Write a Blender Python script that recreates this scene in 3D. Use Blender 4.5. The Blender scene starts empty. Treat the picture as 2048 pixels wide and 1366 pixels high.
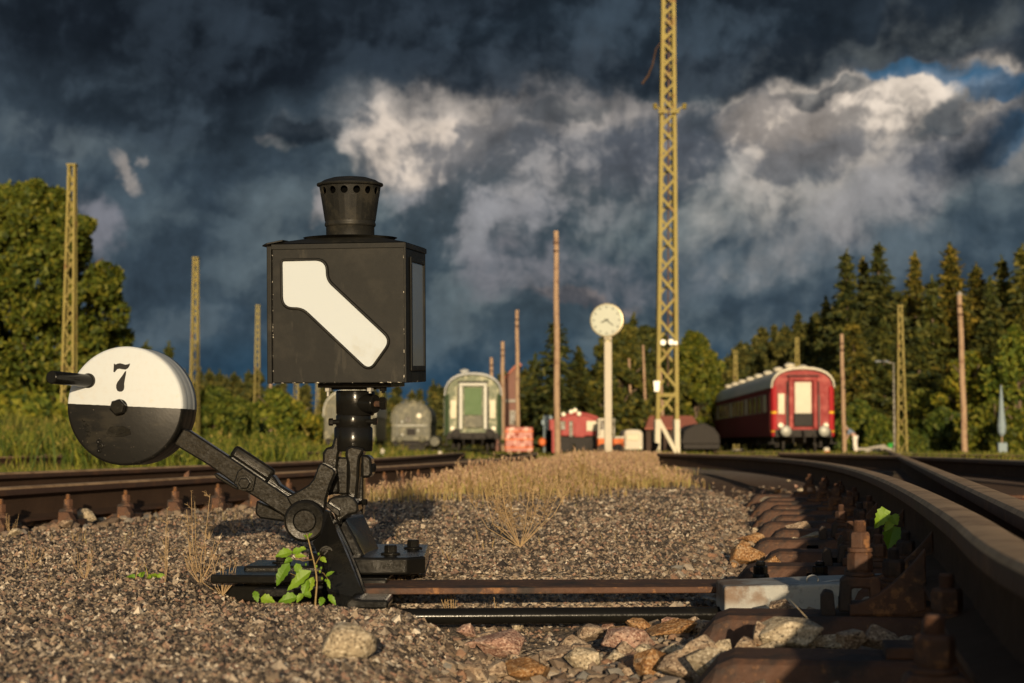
import bpy, bmesh, math, random
import numpy as np
from mathutils import Vector, Matrix
random.seed(7); RNG = np.random.default_rng(7)
PI = math.pi
SC = bpy.context.scene
COL = SC.collection

# ------------------------------------------------------------------ camera numbers
F = 3500.0; CAMZ = 0.335; PITCH = math.atan((885-683)/F)
def S(u, v, Y):
    """world point at distance Y in front of the camera seen at photo position u, v"""
    a = (u-1024)/F; b = (683-v)/F
    fw = Vector((0, math.cos(PITCH), math.sin(PITCH))); up = Vector((0, -math.sin(PITCH), math.cos(PITCH)))
    d = Vector((1,0,0))*a + up*b + fw
    d *= Y/d.y
    return Vector((d.x, d.y, d.z+CAMZ))

# ------------------------------------------------------------------ terrain height
def sstep(a, b, x):
    t = np.clip((x-a)/(b-a), 0, 1); return t*t*(3-2*t)
_rn = lambda y: (.593-.13*(2-y)) if y<2 else .18+.212*y-.0042*y*y-.0003*max(0,y-6)**3
RAIL_NEAR = [(y,_rn(y)) for y in (-1.2,0,1,2,3,4,5,6,7,8,9,10,11,12,13,14,15,16,17,18,19,20,21)]
RAIL_BLADE = [(y,.31+.2035*y) for y in (1.0,2.2,3.5,5.2,8,11,15,22,34)]
RAIL_LEFT = [(-1,-3.47),(3,-2.83),(7.3,-2.14),(12,-1.32),(16,-.72),(20,-.22),(26,.2),(34,.45),(48,.2),(66,-.5),(95,-1.9)]
_ry = np.array([p[0] for p in RAIL_NEAR]); _rx = np.array([p[1] for p in RAIL_NEAR])
_ly = np.array([p[0] for p in RAIL_LEFT]); _lx = np.array([p[1] for p in RAIL_LEFT])
def railx(y): return np.interp(y, _ry, _rx)
def leftx(y): return np.interp(y, _ly, _lx)
def vnoise(x, y, s, seed=0):
    x = np.asarray(x, float)/s + seed*17.3; y = np.asarray(y, float)/s + seed*9.1
    xi = np.floor(x).astype(np.int64); yi = np.floor(y).astype(np.int64)
    fx = x-xi; fy = y-yi; fx = fx*fx*(3-2*fx); fy = fy*fy*(3-2*fy)
    def h(a, b):
        n = (a*374761393 + b*668265263 + seed*974711) & 0x7fffffff
        n = ((n ^ (n >> 13))*1274126177) & 0x7fffffff
        return ((n ^ (n >> 16)) & 0xffff)/65535.0
    return (h(xi,yi)*(1-fx)+h(xi+1,yi)*fx)*(1-fy) + (h(xi,yi+1)*(1-fx)+h(xi+1,yi+1)*fx)*fy
def gz(x, y):
    x = np.asarray(x, float); y = np.asarray(y, float)
    z = -0.27*sstep(30, 70, y)
    d = x-railx(y)
    inside = (y < 20)
    z = z - np.where(inside, 0.075*sstep(-.78, -.5, d)*(1-sstep(15,20,y)), 0)+np.where((y<12),.034*sstep(-.5,-.34,d),0)
    z = z - 0.095*sstep(-.24, -.03, x)*(1-sstep(3.55, 3.75, y))*(1-sstep(-.78,-.5,d))
    z = z - 0.10*sstep(3.50, 3.72, y)*(1-sstep(4.42, 4.52, y))*sstep(-.36, -.22, x)*(1-sstep(-.78,-.5,d))
    z = z - 0.062*sstep(3.58, 3.74, y)*(1-sstep(4.42, 4.6, y))*sstep(-.82, -.62, x)*(1-sstep(-.36,-.22,x))
    dl = x-leftx(y)
    z = z - 0.03*sstep(-3.6,-3.2,-np.abs(dl+.72)*2.2)*(1-sstep(25,35,y))
    bank = sstep(-4, -12, x + .125*np.maximum(y-20,0)*.9)*sstep(24, 44, y)
    z = z + 1.15*bank
    z = z + (vnoise(x,y,1.1,1)-.5)*.035*(1-sstep(-.2,.1,x)*.5) + (vnoise(x,y,.33,2)-.5)*.012
    z = z + (vnoise(x,y,9,3)-.5)*.12*sstep(30,60,y)*sstep(0,1,np.abs(x+2)/60+bank)
    return z
def gz1(x, y): return float(gz(np.array([x]), np.array([y]))[0])

# ------------------------------------------------------------------ objects
def tag(o, label=None, cat=None, group=None, kind=None):
    if label: o["label"] = label
    if cat: o["category"] = cat
    if group: o["group"] = group
    if kind: o["kind"] = kind
    return o
def thing(name, label, cat, loc=(0,0,0), rz=0, group=None):
    o = bpy.data.objects.new(name, None); COL.objects.link(o)
    o.location = loc; o.rotation_euler = (0,0,rz); o.empty_display_size = .1
    return tag(o, label, cat, group)
def dup(root, loc, rz=None, label=None, group=None, scale=None):
    r = root.copy(); COL.objects.link(r); r.location = loc
    if rz is not None: r.rotation_euler = (0,0,rz)
    if scale is not None: r.scale = scale
    if label: r["label"] = label
    if group: r["group"] = group
    for ch in list(root.children):
        c = ch.copy(); COL.objects.link(c); c.parent = r
        for g in list(ch.children):
            d = g.copy(); COL.objects.link(d); d.parent = c
    return r

class MB:
    """collects geometry; build() links it as ONE mesh object"""
    def __init__(s, off=(0,0,0)): s.v=[]; s.f=[]; s.m=[]; s.off=Vector(off); s.mi=0
    def add(s, vs, fs):
        b=len(s.v); s.v += [tuple(Vector(p)-s.off) for p in vs]
        for f in fs: s.f.append([b+i for i in f]); s.m.append(s.mi)
        return s
    def box(s, c, d, R=None):
        hx,hy,hz = d[0]/2,d[1]/2,d[2]/2; c=Vector(c)
        P=[Vector((x,y,z)) for x in(-hx,hx) for y in(-hy,hy) for z in(-hz,hz)]
        if R is not None: P=[R@p for p in P]
        return s.add([c+p for p in P],[(0,1,3,2),(4,6,7,5),(0,4,5,1),(2,3,7,6),(0,2,6,4),(1,5,7,3)])
    def bar(s, a, b, w, t, up=(0,0,1)):
        """rectangular bar from a to b"""
        a=Vector(a); b=Vector(b); d=(b-a); L=d.length; d.normalize()
        x=d.cross(Vector(up)); 
        if x.length<1e-4: x=d.cross(Vector((1,0,0)))
        x.normalize(); z=x.cross(d)
        R=Matrix((x,d,z)).transposed()
        return s.box((a+b)/2,(w,L,t),R)
    def tube(s, a, b, r0, r1=None, n=16, caps=True):
        if r1 is None: r1=r0
        a=Vector(a); b=Vector(b); d=(b-a).normalized()
        x=d.orthogonal().normalized(); y=d.cross(x)
        vs=[]
        for c,r in((a,r0),(b,r1)):
            for k in range(n):
                t=2*PI*k/n; vs.append(c+x*math.cos(t)*r+y*math.sin(t)*r)
        fs=[(k,(k+1)%n,n+(k+1)%n,n+k) for k in range(n)]
        if caps: fs += [tuple(range(n-1,-1,-1)), tuple(range(n,2*n))]
        return s.add(vs,fs)
    def lathe(s, c, prof, n=32, axis='z', R=None):
        c=Vector(c); vs=[]; m=len(prof)
        for r,h in prof:
            for k in range(n):
                t=2*PI*k/n; p=Vector((r*math.cos(t),r*math.sin(t),h))
                if R is not None: p=R@p
                vs.append(c+p)
        fs=[(i*n+k,i*n+(k+1)%n,(i+1)*n+(k+1)%n,(i+1)*n+k) for i in range(m-1) for k in range(n)]
        fs += [tuple(range(n-1,-1,-1)), tuple((m-1)*n+k for k in range(n))]
        return s.add(vs,fs)
    def prism(s, pts, ext):
        """closed polygon of 3D points extruded by a vector"""
        e=Vector(ext); n=len(pts); P=[Vector(p) for p in pts]
        nr=Vector((0,0,0))
        for i in range(n): nr+=P[i].cross(P[(i+1)%n])
        if nr.dot(e)>0: P=P[::-1]
        fs=[tuple(range(n)), tuple(range(2*n-1,n-1,-1))]+[((i+1)%n,i,n+i,n+(i+1)%n) for i in range(n)]
        return s.add(P+[p+e for p in P],fs)
    def plate(s, px, Y0, Y1):
        """photo outline cut from plate standing between distances Y0 and Y1"""
        P=[S(u,v,Y0) for u,v in px]
        return s.prism(P,(0,Y1-Y0,0))
    def sweep(s, path, prof, close=True):
        """sweep closed (lateral,z) profile along horizontal path of points"""
        P=[Vector(p) for p in path]; n=len(prof); vs=[]
        for i,p in enumerate(P):
            d=(P[min(i+1,len(P)-1)]-P[max(i-1,0)]); d.z=0; d.normalize(); x=Vector((d.y,-d.x,0))
            for a,z in prof: vs.append(p+x*a+Vector((0,0,z)))
        fs=[(i*n+k,(i+1)*n+k,(i+1)*n+(k+1)%n,i*n+(k+1)%n) for i in range(len(P)-1) for k in range(n)]
        fs+=[tuple(range(n)), tuple((len(P)-1)*n+k for k in range(n-1,-1,-1))]
        return s.add(vs,fs)
    def wire(s, pts, r0, r1=None, n=5):
        if r1 is None: r1=r0
        P=[Vector(p) for p in pts]; L=len(P); vs=[]
        for i,p in enumerate(P):
            d=(P[min(i+1,L-1)]-P[max(i-1,0)]).normalized(); x=d.orthogonal().normalized(); y=d.cross(x)
            r=r0+(r1-r0)*i/(L-1)
            for k in range(n):
                t=2*PI*k/n; vs.append(p+x*math.cos(t)*r+y*math.sin(t)*r)
        fs=[(i*n+k,i*n+(k+1)%n,(i+1)*n+(k+1)%n,(i+1)*n+k) for i in range(L-1) for k in range(n)]
        fs+=[tuple(range(n-1,-1,-1)), tuple((L-1)*n+k for k in range(n))]
        return s.add(vs,fs)
    def hexnut(s, c, r, h, axis=(0,0,1), rot=0.2):
        c=Vector(c); d=Vector(axis).normalized(); x=d.orthogonal().normalized(); y=d.cross(x); vs=[]
        for hh,rr in((0,r),(h*.82,r),(h,r*.84)):
            for k in range(6):
                t=2*PI*k/6+rot; vs.append(c+d*hh+x*math.cos(t)*rr+y*math.sin(t)*rr)
        fs=[(i*6+k,i*6+(k+1)%6,(i+1)*6+(k+1)%6,(i+1)*6+k) for i in range(2) for k in range(6)]
        fs+=[tuple(range(5,-1,-1)), tuple(range(12,18))]
        return s.add(vs,fs)
    def build(s, name, mat, parent=None, bevel=0, smooth=False, seg=2, auto=None):
        me=bpy.data.meshes.new(name); me.from_pydata(s.v,[],s.f)
        mats=mat if isinstance(mat,(list,tuple)) else [mat]
        for m in mats: me.materials.append(m)
        if len(mats)>1: me.polygons.foreach_set('material_index', s.m)
        bm=bmesh.new(); bm.from_mesh(me); bmesh.ops.recalc_face_normals(bm,faces=bm.faces); bm.to_mesh(me); bm.free()
        o=bpy.data.objects.new(name,me); COL.objects.link(o)
        if parent is not None: o.parent=parent
        if smooth or auto:
            me.polygons.foreach_set('use_smooth',[True]*len(me.polygons))
            if auto:
                try: me.set_sharp_from_angle(angle=math.radians(auto))
                except Exception: pass
        if bevel:
            b=o.modifiers.new('bevel','BEVEL'); b.width=bevel; b.segments=seg; b.limit_method='ANGLE'; b.angle_limit=math.radians(40); b.harden_normals=False
        return o

def np_mesh(name, V, Fq, mats, parent=None, smooth=False, mi=None, nper=None):
    """fast mesh from numpy arrays; Fq = (n,k) index array"""
    me=bpy.data.meshes.new(name)
    nv=len(V); nf,k=Fq.shape
    me.vertices.add(nv); me.vertices.foreach_set('co', np.ascontiguousarray(V,dtype=np.float32).ravel())
    me.loops.add(nf*k); me.loops.foreach_set('vertex_index', np.ascontiguousarray(Fq,dtype=np.int32).ravel())
    me.polygons.add(nf); me.polygons.foreach_set('loop_start', np.arange(0,nf*k,k,dtype=np.int32))
    try: me.polygons.foreach_set('loop_total', np.full(nf,k,dtype=np.int32))
    except Exception: pass
    for m in (mats if isinstance(mats,(list,tuple)) else [mats]): me.materials.append(m)
    if mi is not None: me.polygons.foreach_set('material_index', np.asarray(mi,dtype=np.int32))
    me.polygons.foreach_set('use_smooth', np.full(nf,bool(smooth)))
    me.update(calc_edges=True); me.validate()
    o=bpy.data.objects.new(name,me); COL.objects.link(o)
    if parent is not None: o.parent=parent
    return o

def catmull(pts, step=.2):
    P=[Vector(p) for p in pts]; out=[]
    P=[2*P[0]-P[1]]+P+[2*P[-1]-P[-2]]
    for i in range(1,len(P)-2):
        p0,p1,p2,p3=P[i-1:i+3]; n=max(1,int((p2-p1).length/step))
        for k in range(n):
            t=k/n
            out.append(.5*((2*p1)+(p2-p0)*t+(2*p0-5*p1+4*p2-p3)*t*t+(3*p1-p0-3*p2+p3)*t**3))
    out.append(P[-2]); return out

# ------------------------------------------------------------------ materials
class NT:
    def __init__(s, tree): s.t=tree; s.n=tree.nodes; s.l=tree.links
    def node(s, typ, **kw):
        n=s.n.new(typ)
        for k,v in kw.items(): setattr(n,k,v)
        return n
    def put(s, sock, val):
        if isinstance(val, bpy.types.NodeSocket): s.l.new(val,sock)
        elif val is not None:
            if hasattr(sock,'default_value'):
                dv=sock.default_value
                if hasattr(dv,'__len__') and not isinstance(val,(tuple,list,Vector)): val=[val]*len(dv)
                if hasattr(dv,'__len__') and len(dv)==4 and len(val)==3: val=tuple(val)+(1,)
                sock.default_value=val
    def m(s, op, a, b=None, c=None, clamp=False):
        n=s.node('ShaderNodeMath',operation=op,use_clamp=clamp)
        for i,v in enumerate((a,b,c)):
            if v is not None: s.put(n.inputs[i],v)
        return n.outputs[0]
    def vm(s, op, a, b=None, scale=None):
        n=s.node('ShaderNodeVectorMath',operation=op); s.put(n.inputs[0],a)
        if b is not None: s.put(n.inputs[1],b)
        if scale is not None: s.put(n.inputs['Scale'],scale)
        return n.outputs['Value'] if op in('LENGTH','DOT_PRODUCT','DISTANCE') else n.outputs[0]
    def mix(s, fac, a, b, blend='MIX'):
        n=s.node('ShaderNodeMix',data_type='RGBA',blend_type=blend); n.clamp_factor=True
        s.put(n.inputs[0],fac); s.put(n.inputs[6],a); s.put(n.inputs[7],b); return n.outputs[2]
    def noise(s, vec, scale=5, detail=3, rough=.5, dist=0, dim='3D', w=None):
        n=s.node('ShaderNodeTexNoise',noise_dimensions=dim)
        if vec is not None: s.put(n.inputs['Vector'],vec)
        s.put(n.inputs['Scale'],scale); s.put(n.inputs['Detail'],detail); s.put(n.inputs['Roughness'],rough); s.put(n.inputs['Distortion'],dist)
        return n
    def ramp(s, fac, stops, interp='LINEAR'):
        n=s.node('ShaderNodeValToRGB'); r=n.color_ramp; r.interpolation=interp
        while len(r.elements)<len(stops): r.elements.new(.5)
        for e,(p,c) in zip(r.elements,stops):
            e.position=p; e.color=tuple(c)+(1,) if len(c)==3 else c
        s.put(n.inputs[0],fac); return n.outputs[0]
    def smooth(s, x, a, b):
        n=s.node('ShaderNodeMapRange',interpolation_type='SMOOTHSTEP'); s.put(n.inputs[0],x); s.put(n.inputs[1],a); s.put(n.inputs[2],b)
        return n.outputs[0]
def scl(c,k): return tuple(min(1,max(0,x*k)) for x in c)
def mk(name, base, rough=.6, metal=0, var=.25, scale=8, bump=.15, bscale=60, patch=None, patch2=None, coord='Object', spec=.5, coat=0, dist=.002, sheen=0):
    m=bpy.data.materials.new(name); m.use_nodes=True; t=NT(m.node_tree); b=t.n['Principled BSDF']
    tc=t.node('ShaderNodeTexCoord').outputs[coord]
    n1=t.noise(tc,scale,4,.6); col=t.mix(n1.outputs[0],scl(base,1-var),scl(base,1+var))
    n3=t.noise(tc,scale*9,3,.6); col=t.mix(t.m('MULTIPLY',n3.outputs[0],.35*min(1,var*3)),col,scl(base,.55))
    rgh=t.m('ADD',t.m('MULTIPLY',t.m('SUBTRACT',n3.outputs[0],.5),.3),rough,clamp=True)
    for p in (patch,patch2):
        if p:
            pc,ps,th,so=p[:4]
            pn=t.noise(tc,ps,5,.65); f=t.smooth(pn.outputs[0],th-so,th+so)
            col=t.mix(f,col,pc)
            if len(p)>4: rgh=t.m('ADD',rgh,t.m('MULTIPLY',f,p[4]),clamp=True)
    t.put(b.inputs['Base Color'],col); t.put(b.inputs['Roughness'],rgh); b.inputs['Metallic'].default_value=metal
    b.inputs['Specular IOR Level'].default_value=spec
    if coat: b.inputs['Coat Weight'].default_value=coat; b.inputs['Coat Roughness'].default_value=.25
    if bump:
        nb=t.noise(tc,bscale,4,.6); bn=t.node('ShaderNodeBump'); bn.inputs['Strength'].default_value=bump; bn.inputs['Distance'].default_value=dist
        t.put(bn.inputs['Height'],nb.outputs[0]); t.l.new(bn.outputs[0],b.inputs['Normal'])
    return m
def mk_isl(name, stops, rough=.8, transl=0, bump=0, bscale=200, spec=.3, tint=False):
    """material whose colour varies from piece to piece (stones, leaves, blades)"""
    m=bpy.data.materials.new(name); m.use_nodes=True; t=NT(m.node_tree); b=t.n['Principled BSDF']
    g=t.node('ShaderNodeNewGeometry'); tc=t.node('ShaderNodeTexCoord').outputs['Object']
    col=t.ramp(g.outputs['Random Per Island'],stops)
    nn=t.noise(tc,bscale if bump else 1.3,3,.6).outputs[0]
    col=t.mix(t.m('MULTIPLY',nn,.6),col,t.mix(1,col,(.45,.45,.45),'MULTIPLY'))
    if tint:
        oi=t.node('ShaderNodeObjectInfo').outputs['Random']; col=t.mix(1,col,t.ramp(oi,[(0,(.62,.72,.8)),(.4,(.9,1,.9)),(.7,(1.15,1.08,.9)),(1,(1.3,1.12,.8))]),'MULTIPLY')
    t.put(b.inputs['Base Color'],col); b.inputs['Roughness'].default_value=rough; b.inputs['Specular IOR Level'].default_value=spec
    if bump:
        bn=t.node('ShaderNodeBump'); bn.inputs['Strength'].default_value=bump; bn.inputs['Distance'].default_value=.003
        t.put(bn.inputs['Height'],nn); t.l.new(bn.outputs[0],b.inputs['Normal'])
    if transl:
        tr=t.node('ShaderNodeBsdfTranslucent'); t.put(tr.inputs[0],t.mix(1,col,(1.5,1.4,.6),'MULTIPLY'))
        mx=t.node('ShaderNodeMixShader'); mx.inputs[0].default_value=transl
        t.l.new(b.outputs[0],mx.inputs[1]); t.l.new(tr.outputs[0],mx.inputs[2])
        t.l.new(mx.outputs[0],t.n['Material Output'].inputs[0])
    return m
M={}
M['black']=mk('black_gloss_paint',(.0085,.008,.0068),.19,0,.3,14,.22,170,patch=((.016,.014,.010),9,.64,.08,.15),patch2=((.30,.25,.18),120,.79,.02,.1),spec=.16,dist=.0009)
M['black_matt']=mk('black_matt_paint',(.0125,.0122,.0105),.5,0,.18,7,.14,22,patch=((.031,.028,.021),12,.60,.1),patch2=((.5,.46,.38),55,.79,.012),spec=.18,dist=.001)
M['ivory']=mk('milk_glass',(.47,.515,.545),.42,0,.03,3,.0,50,spec=.2,patch=((.38,.38,.34),5,.66,.12))
M['greyglass']=mk('grey_pane',(.20,.22,.24),.12,0,.15,5,.02,30)
M['white_paint']=mk('white_brush_paint',(.80,.77,.70),.5,0,.06,5,.35,45,patch=((.55,.5,.42),16,.74,.03),dist=.002)
M['rust']=mk('rusty_steel',(.095,.043,.022),.75,.1,.45,9,.7,110,patch=((.24,.11,.04),26,.60,.05),patch2=((.028,.019,.015),6,.56,.08),dist=.003)
M['rail']=mk('rail_steel',(.07,.036,.022),.7,.15,.35,4,.35,90,patch=((.12,.055,.025),6,.6,.1),dist=.0015)
M['rail_web']=mk('rail_web_tone',(.075,.045,.029),.85,0,.4,5,.5,60,dist=.003,spec=.1)  # web tone set apart to stand for the shade under the rail head
M['rail_top']=mk('rail_running_surface',(.50,.33,.18),.55,.1,.25,5,.25,60,patch=((.27,.165,.085),7,.55,.12),dist=.001)
M['steel_bare']=mk('dull_zinc',(.45,.43,.38),.4,.7,.2,20,.2,200)
M['dark']=mk('dark_void',(.003,.003,.003),1,0,.1,5,0,spec=0)
M['concrete']=mk('weathered_concrete',(.34,.31,.26),.85,0,.2,6,.4,60,patch=((.22,.2,.16),8,.6,.1))
def grey_box():
    m=mk('grey_galvanised_cover',(.36,.36,.33),.7,0,.14,12,.55,160,patch=((.22,.23,.22),30,.6,.07),dist=.002)
    t=NT(m.node_tree); b=t.n['Principled BSDF']; old=b.inputs['Base Color'].links[0].from_socket
    tc=t.node('ShaderNodeTexCoord').outputs['Object']; sp=t.node('ShaderNodeSeparateXYZ'); t.l.new(tc,sp.inputs[0])
    n=t.noise(tc,22,4,.6).outputs[0]
    r=t.m('MULTIPLY',t.smooth(sp.outputs[2],-.036,-.008),t.smooth(t.m('ADD',n,t.m('MULTIPLY',t.m('ABSOLUTE',t.m('ADD',sp.outputs[0],.12)),-2.2)),.22,.5))
    c=t.mix(t.m('MULTIPLY',r,.8),old,(.15,.075,.03)); t.put(b.inputs['Base Color'],c); return m
M['cover']=grey_box()
M['wood']=mk('old_pole_wood',(.36,.24,.15),.85,0,.25,6,.4,40,patch=((.22,.13,.08),4,.58,.1),dist=.01)
M['mast']=mk('olive_yellow_mast_paint',(.27,.215,.05),.7,0,.25,2,.2,30,patch=((.2,.11,.03),3,.62,.06),dist=.004)
M['mast_white']=mk('white_mast_paint',(.56,.51,.38),.7,0,.15,3,.2,30)
M['clock_white']=mk('clock_dial_enamel',(.49,.51,.43),.45,0,.05,4,0,spec=.2)
M['clock_mark']=mk('clock_mark_paint',(.12,.13,.10),.5,0,.1,4,0)
M['clock_case']=mk('clock_case_metal',(.42,.37,.24),.35,.5,.15,9,.1,30)
M['leaf_dec']=mk_isl('deciduous_leaves',[(0,(.024,.042,.006)),(.35,(.060,.088,.010)),(.7,(.105,.128,.014)),(1,(.17,.168,.022))],.65,.18,tint=True)
M['leaf_con']=mk_isl('spruce_needles',[(0,(.018,.028,.007)),(.4,(.055,.063,.010)),(.75,(.100,.092,.014)),(1,(.17,.14,.022))],.7,.10,tint=True)
M['leaf_far']=mk_isl('far_spruce_needles',[(0,(.018,.030,.008)),(.5,(.062,.068,.012)),(1,(.14,.115,.02))],.8,.05)
M['bush']=mk_isl('bush_leaves',[(0,(.028,.05,.006)),(.5,(.12,.15,.014)),(1,(.30,.26,.03))],.7,.2,tint=True)
M['bark']=mk('bark',(.14,.10,.065),.9,0,.35,4,.6,20,dist=.02)
M['dry']=mk_isl('dry_grass',[(0,(.30,.19,.08)),(.4,(.48,.33,.14)),(.75,(.62,.45,.2)),(.9,(.40,.38,.10)),(1,(.68,.52,.26))],.8,.3)
M['seed']=mk_isl('grass_seed_heads',[(0,(.34,.20,.13)),(.5,(.52,.34,.22)),(1,(.64,.47,.29))],.85,.25)
M['green_grass']=mk_isl('green_grass',[(0,(.06,.09,.012)),(.4,(.13,.15,.02)),(.75,(.23,.22,.035)),(1,(.34,.26,.07))],.8,.3)
M['fresh']=mk_isl('fresh_leaf',[(0,(.13,.26,.014)),(.5,(.20,.35,.02)),(1,(.30,.43,.03))],.5,.3,.25,220,.45)
M['stem']=mk('plant_stem',(.24,.16,.05),.6,0,.3,20,.1,100)
M['dry_stem']=mk('dry_weed_stem',(.32,.215,.105),.8,0,.3,20,.1,100)
M['pebble']=mk_isl('gravel_stones',[(0,(.028,.021,.017)),(.25,(.070,.053,.038)),(.45,(.21,.158,.107)),(.62,(.38,.285,.19)),(.74,(.33,.19,.125)),(.82,(.11,.09,.073)),(.93,(.50,.40,.29)),(1,(.66,.57,.44))],.6,0,.5,260,.5)
M['ballast']=mk_isl('ballast_stones',[(0,(.10,.07,.05)),(.3,(.22,.16,.11)),(.55,(.30,.23,.16)),(.75,(.27,.15,.09)),(.9,(.19,.18,.16)),(1,(.40,.33,.25))],.75,0,.8,90,.3)
def stone_mat(name,c1,c2,c3):
    m=bpy.data.materials.new(name); m.use_nodes=True; t=NT(m.node_tree); b=t.n['Principled BSDF']
    tc=t.node('ShaderNodeTexCoord').outputs['Object']; oi=t.node('ShaderNodeObjectInfo').outputs['Random']
    p=t.vm('ADD',tc,t.vm('SCALE',(3.1,7.3,5.7),scale=oi)); mp=t.vm('MULTIPLY',p,(1,1.5,3.2))
    a=t.noise(mp,22,5,.7,.6).outputs[0]; c=t.noise(p,190,3,.6).outputs[0]
    col=t.ramp(a,[(.3,c1),(.5,c2),(.66,c3)]); col=t.mix(t.smooth(c,.52,.68),col,scl(c3,1.35)); col=t.mix(t.smooth(c,.46,.34),col,scl(c1,.35))
    t.put(b.inputs['Base Color'],col); b.inputs['Roughness'].default_value=.75
    bn=t.node('ShaderNodeBump'); bn.inputs['Strength'].default_value=.9; bn.inputs['Distance'].default_value=.004
    t.put(bn.inputs['Height'],t.m('ADD',a,t.m('MULTIPLY',c,.5))); t.l.new(bn.outputs[0],b.inputs['Normal']); return m
M['stone']=stone_mat('granite_ballast',(.12,.075,.045),(.26,.18,.115),(.38,.30,.21))
M['stone_red']=stone_mat('pink_granite',(.20,.09,.06),(.32,.18,.125),(.44,.32,.24))
M['stone_pale']=stone_mat('pale_granite',(.19,.145,.09),(.34,.27,.175),(.46,.39,.28))
M['stone_rust']=stone_mat('rust_stained_stone',(.13,.055,.02),(.25,.115,.03),(.33,.22,.12))
# ------------------------------------------------------------------ camera, sun, sky
cam=bpy.data.cameras.new('camera'); camo=bpy.data.objects.new('camera',cam); COL.objects.link(camo)
camo.location=(0,0,CAMZ); camo.rotation_euler=(PI/2+PITCH,0,0)
cam.sensor_width=36; cam.lens=36*F/2048; cam.clip_start=.05; cam.clip_end=9000
cam.dof.use_dof=True; cam.dof.focus_distance=4.38; cam.dof.aperture_fstop=6.8
SC.camera=camo
SC.view_settings.view_transform='Standard'; SC.view_settings.look='None'; SC.view_settings.exposure=0; SC.view_settings.gamma=1
try:
    SC.cycles.use_denoising=True; SC.cycles.denoiser='OPENIMAGEDENOISE'; SC.cycles.max_bounces=6; SC.cycles.diffuse_bounces=3; SC.cycles.transparent_max_bounces=8
    SC.cycles.sample_clamp_indirect=4
except Exception: pass
SUN_EL=math.radians(8.5); SUN_AZ=math.radians(2.1)   # sun stands behind the camera, a little to the right
sd=Vector((math.sin(SUN_AZ)*math.cos(SUN_EL),-math.cos(SUN_AZ)*math.cos(SUN_EL),math.sin(SUN_EL)))
sl=bpy.data.lights.new('sun','SUN'); sl.energy=5.0; sl.angle=math.radians(.55); sl.color=(1,.79,.52)
so=bpy.data.objects.new('sun',sl); COL.objects.link(so); so.rotation_euler=(-sd).to_track_quat('-Z','Y').to_euler(); so.location=sd*50

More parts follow.
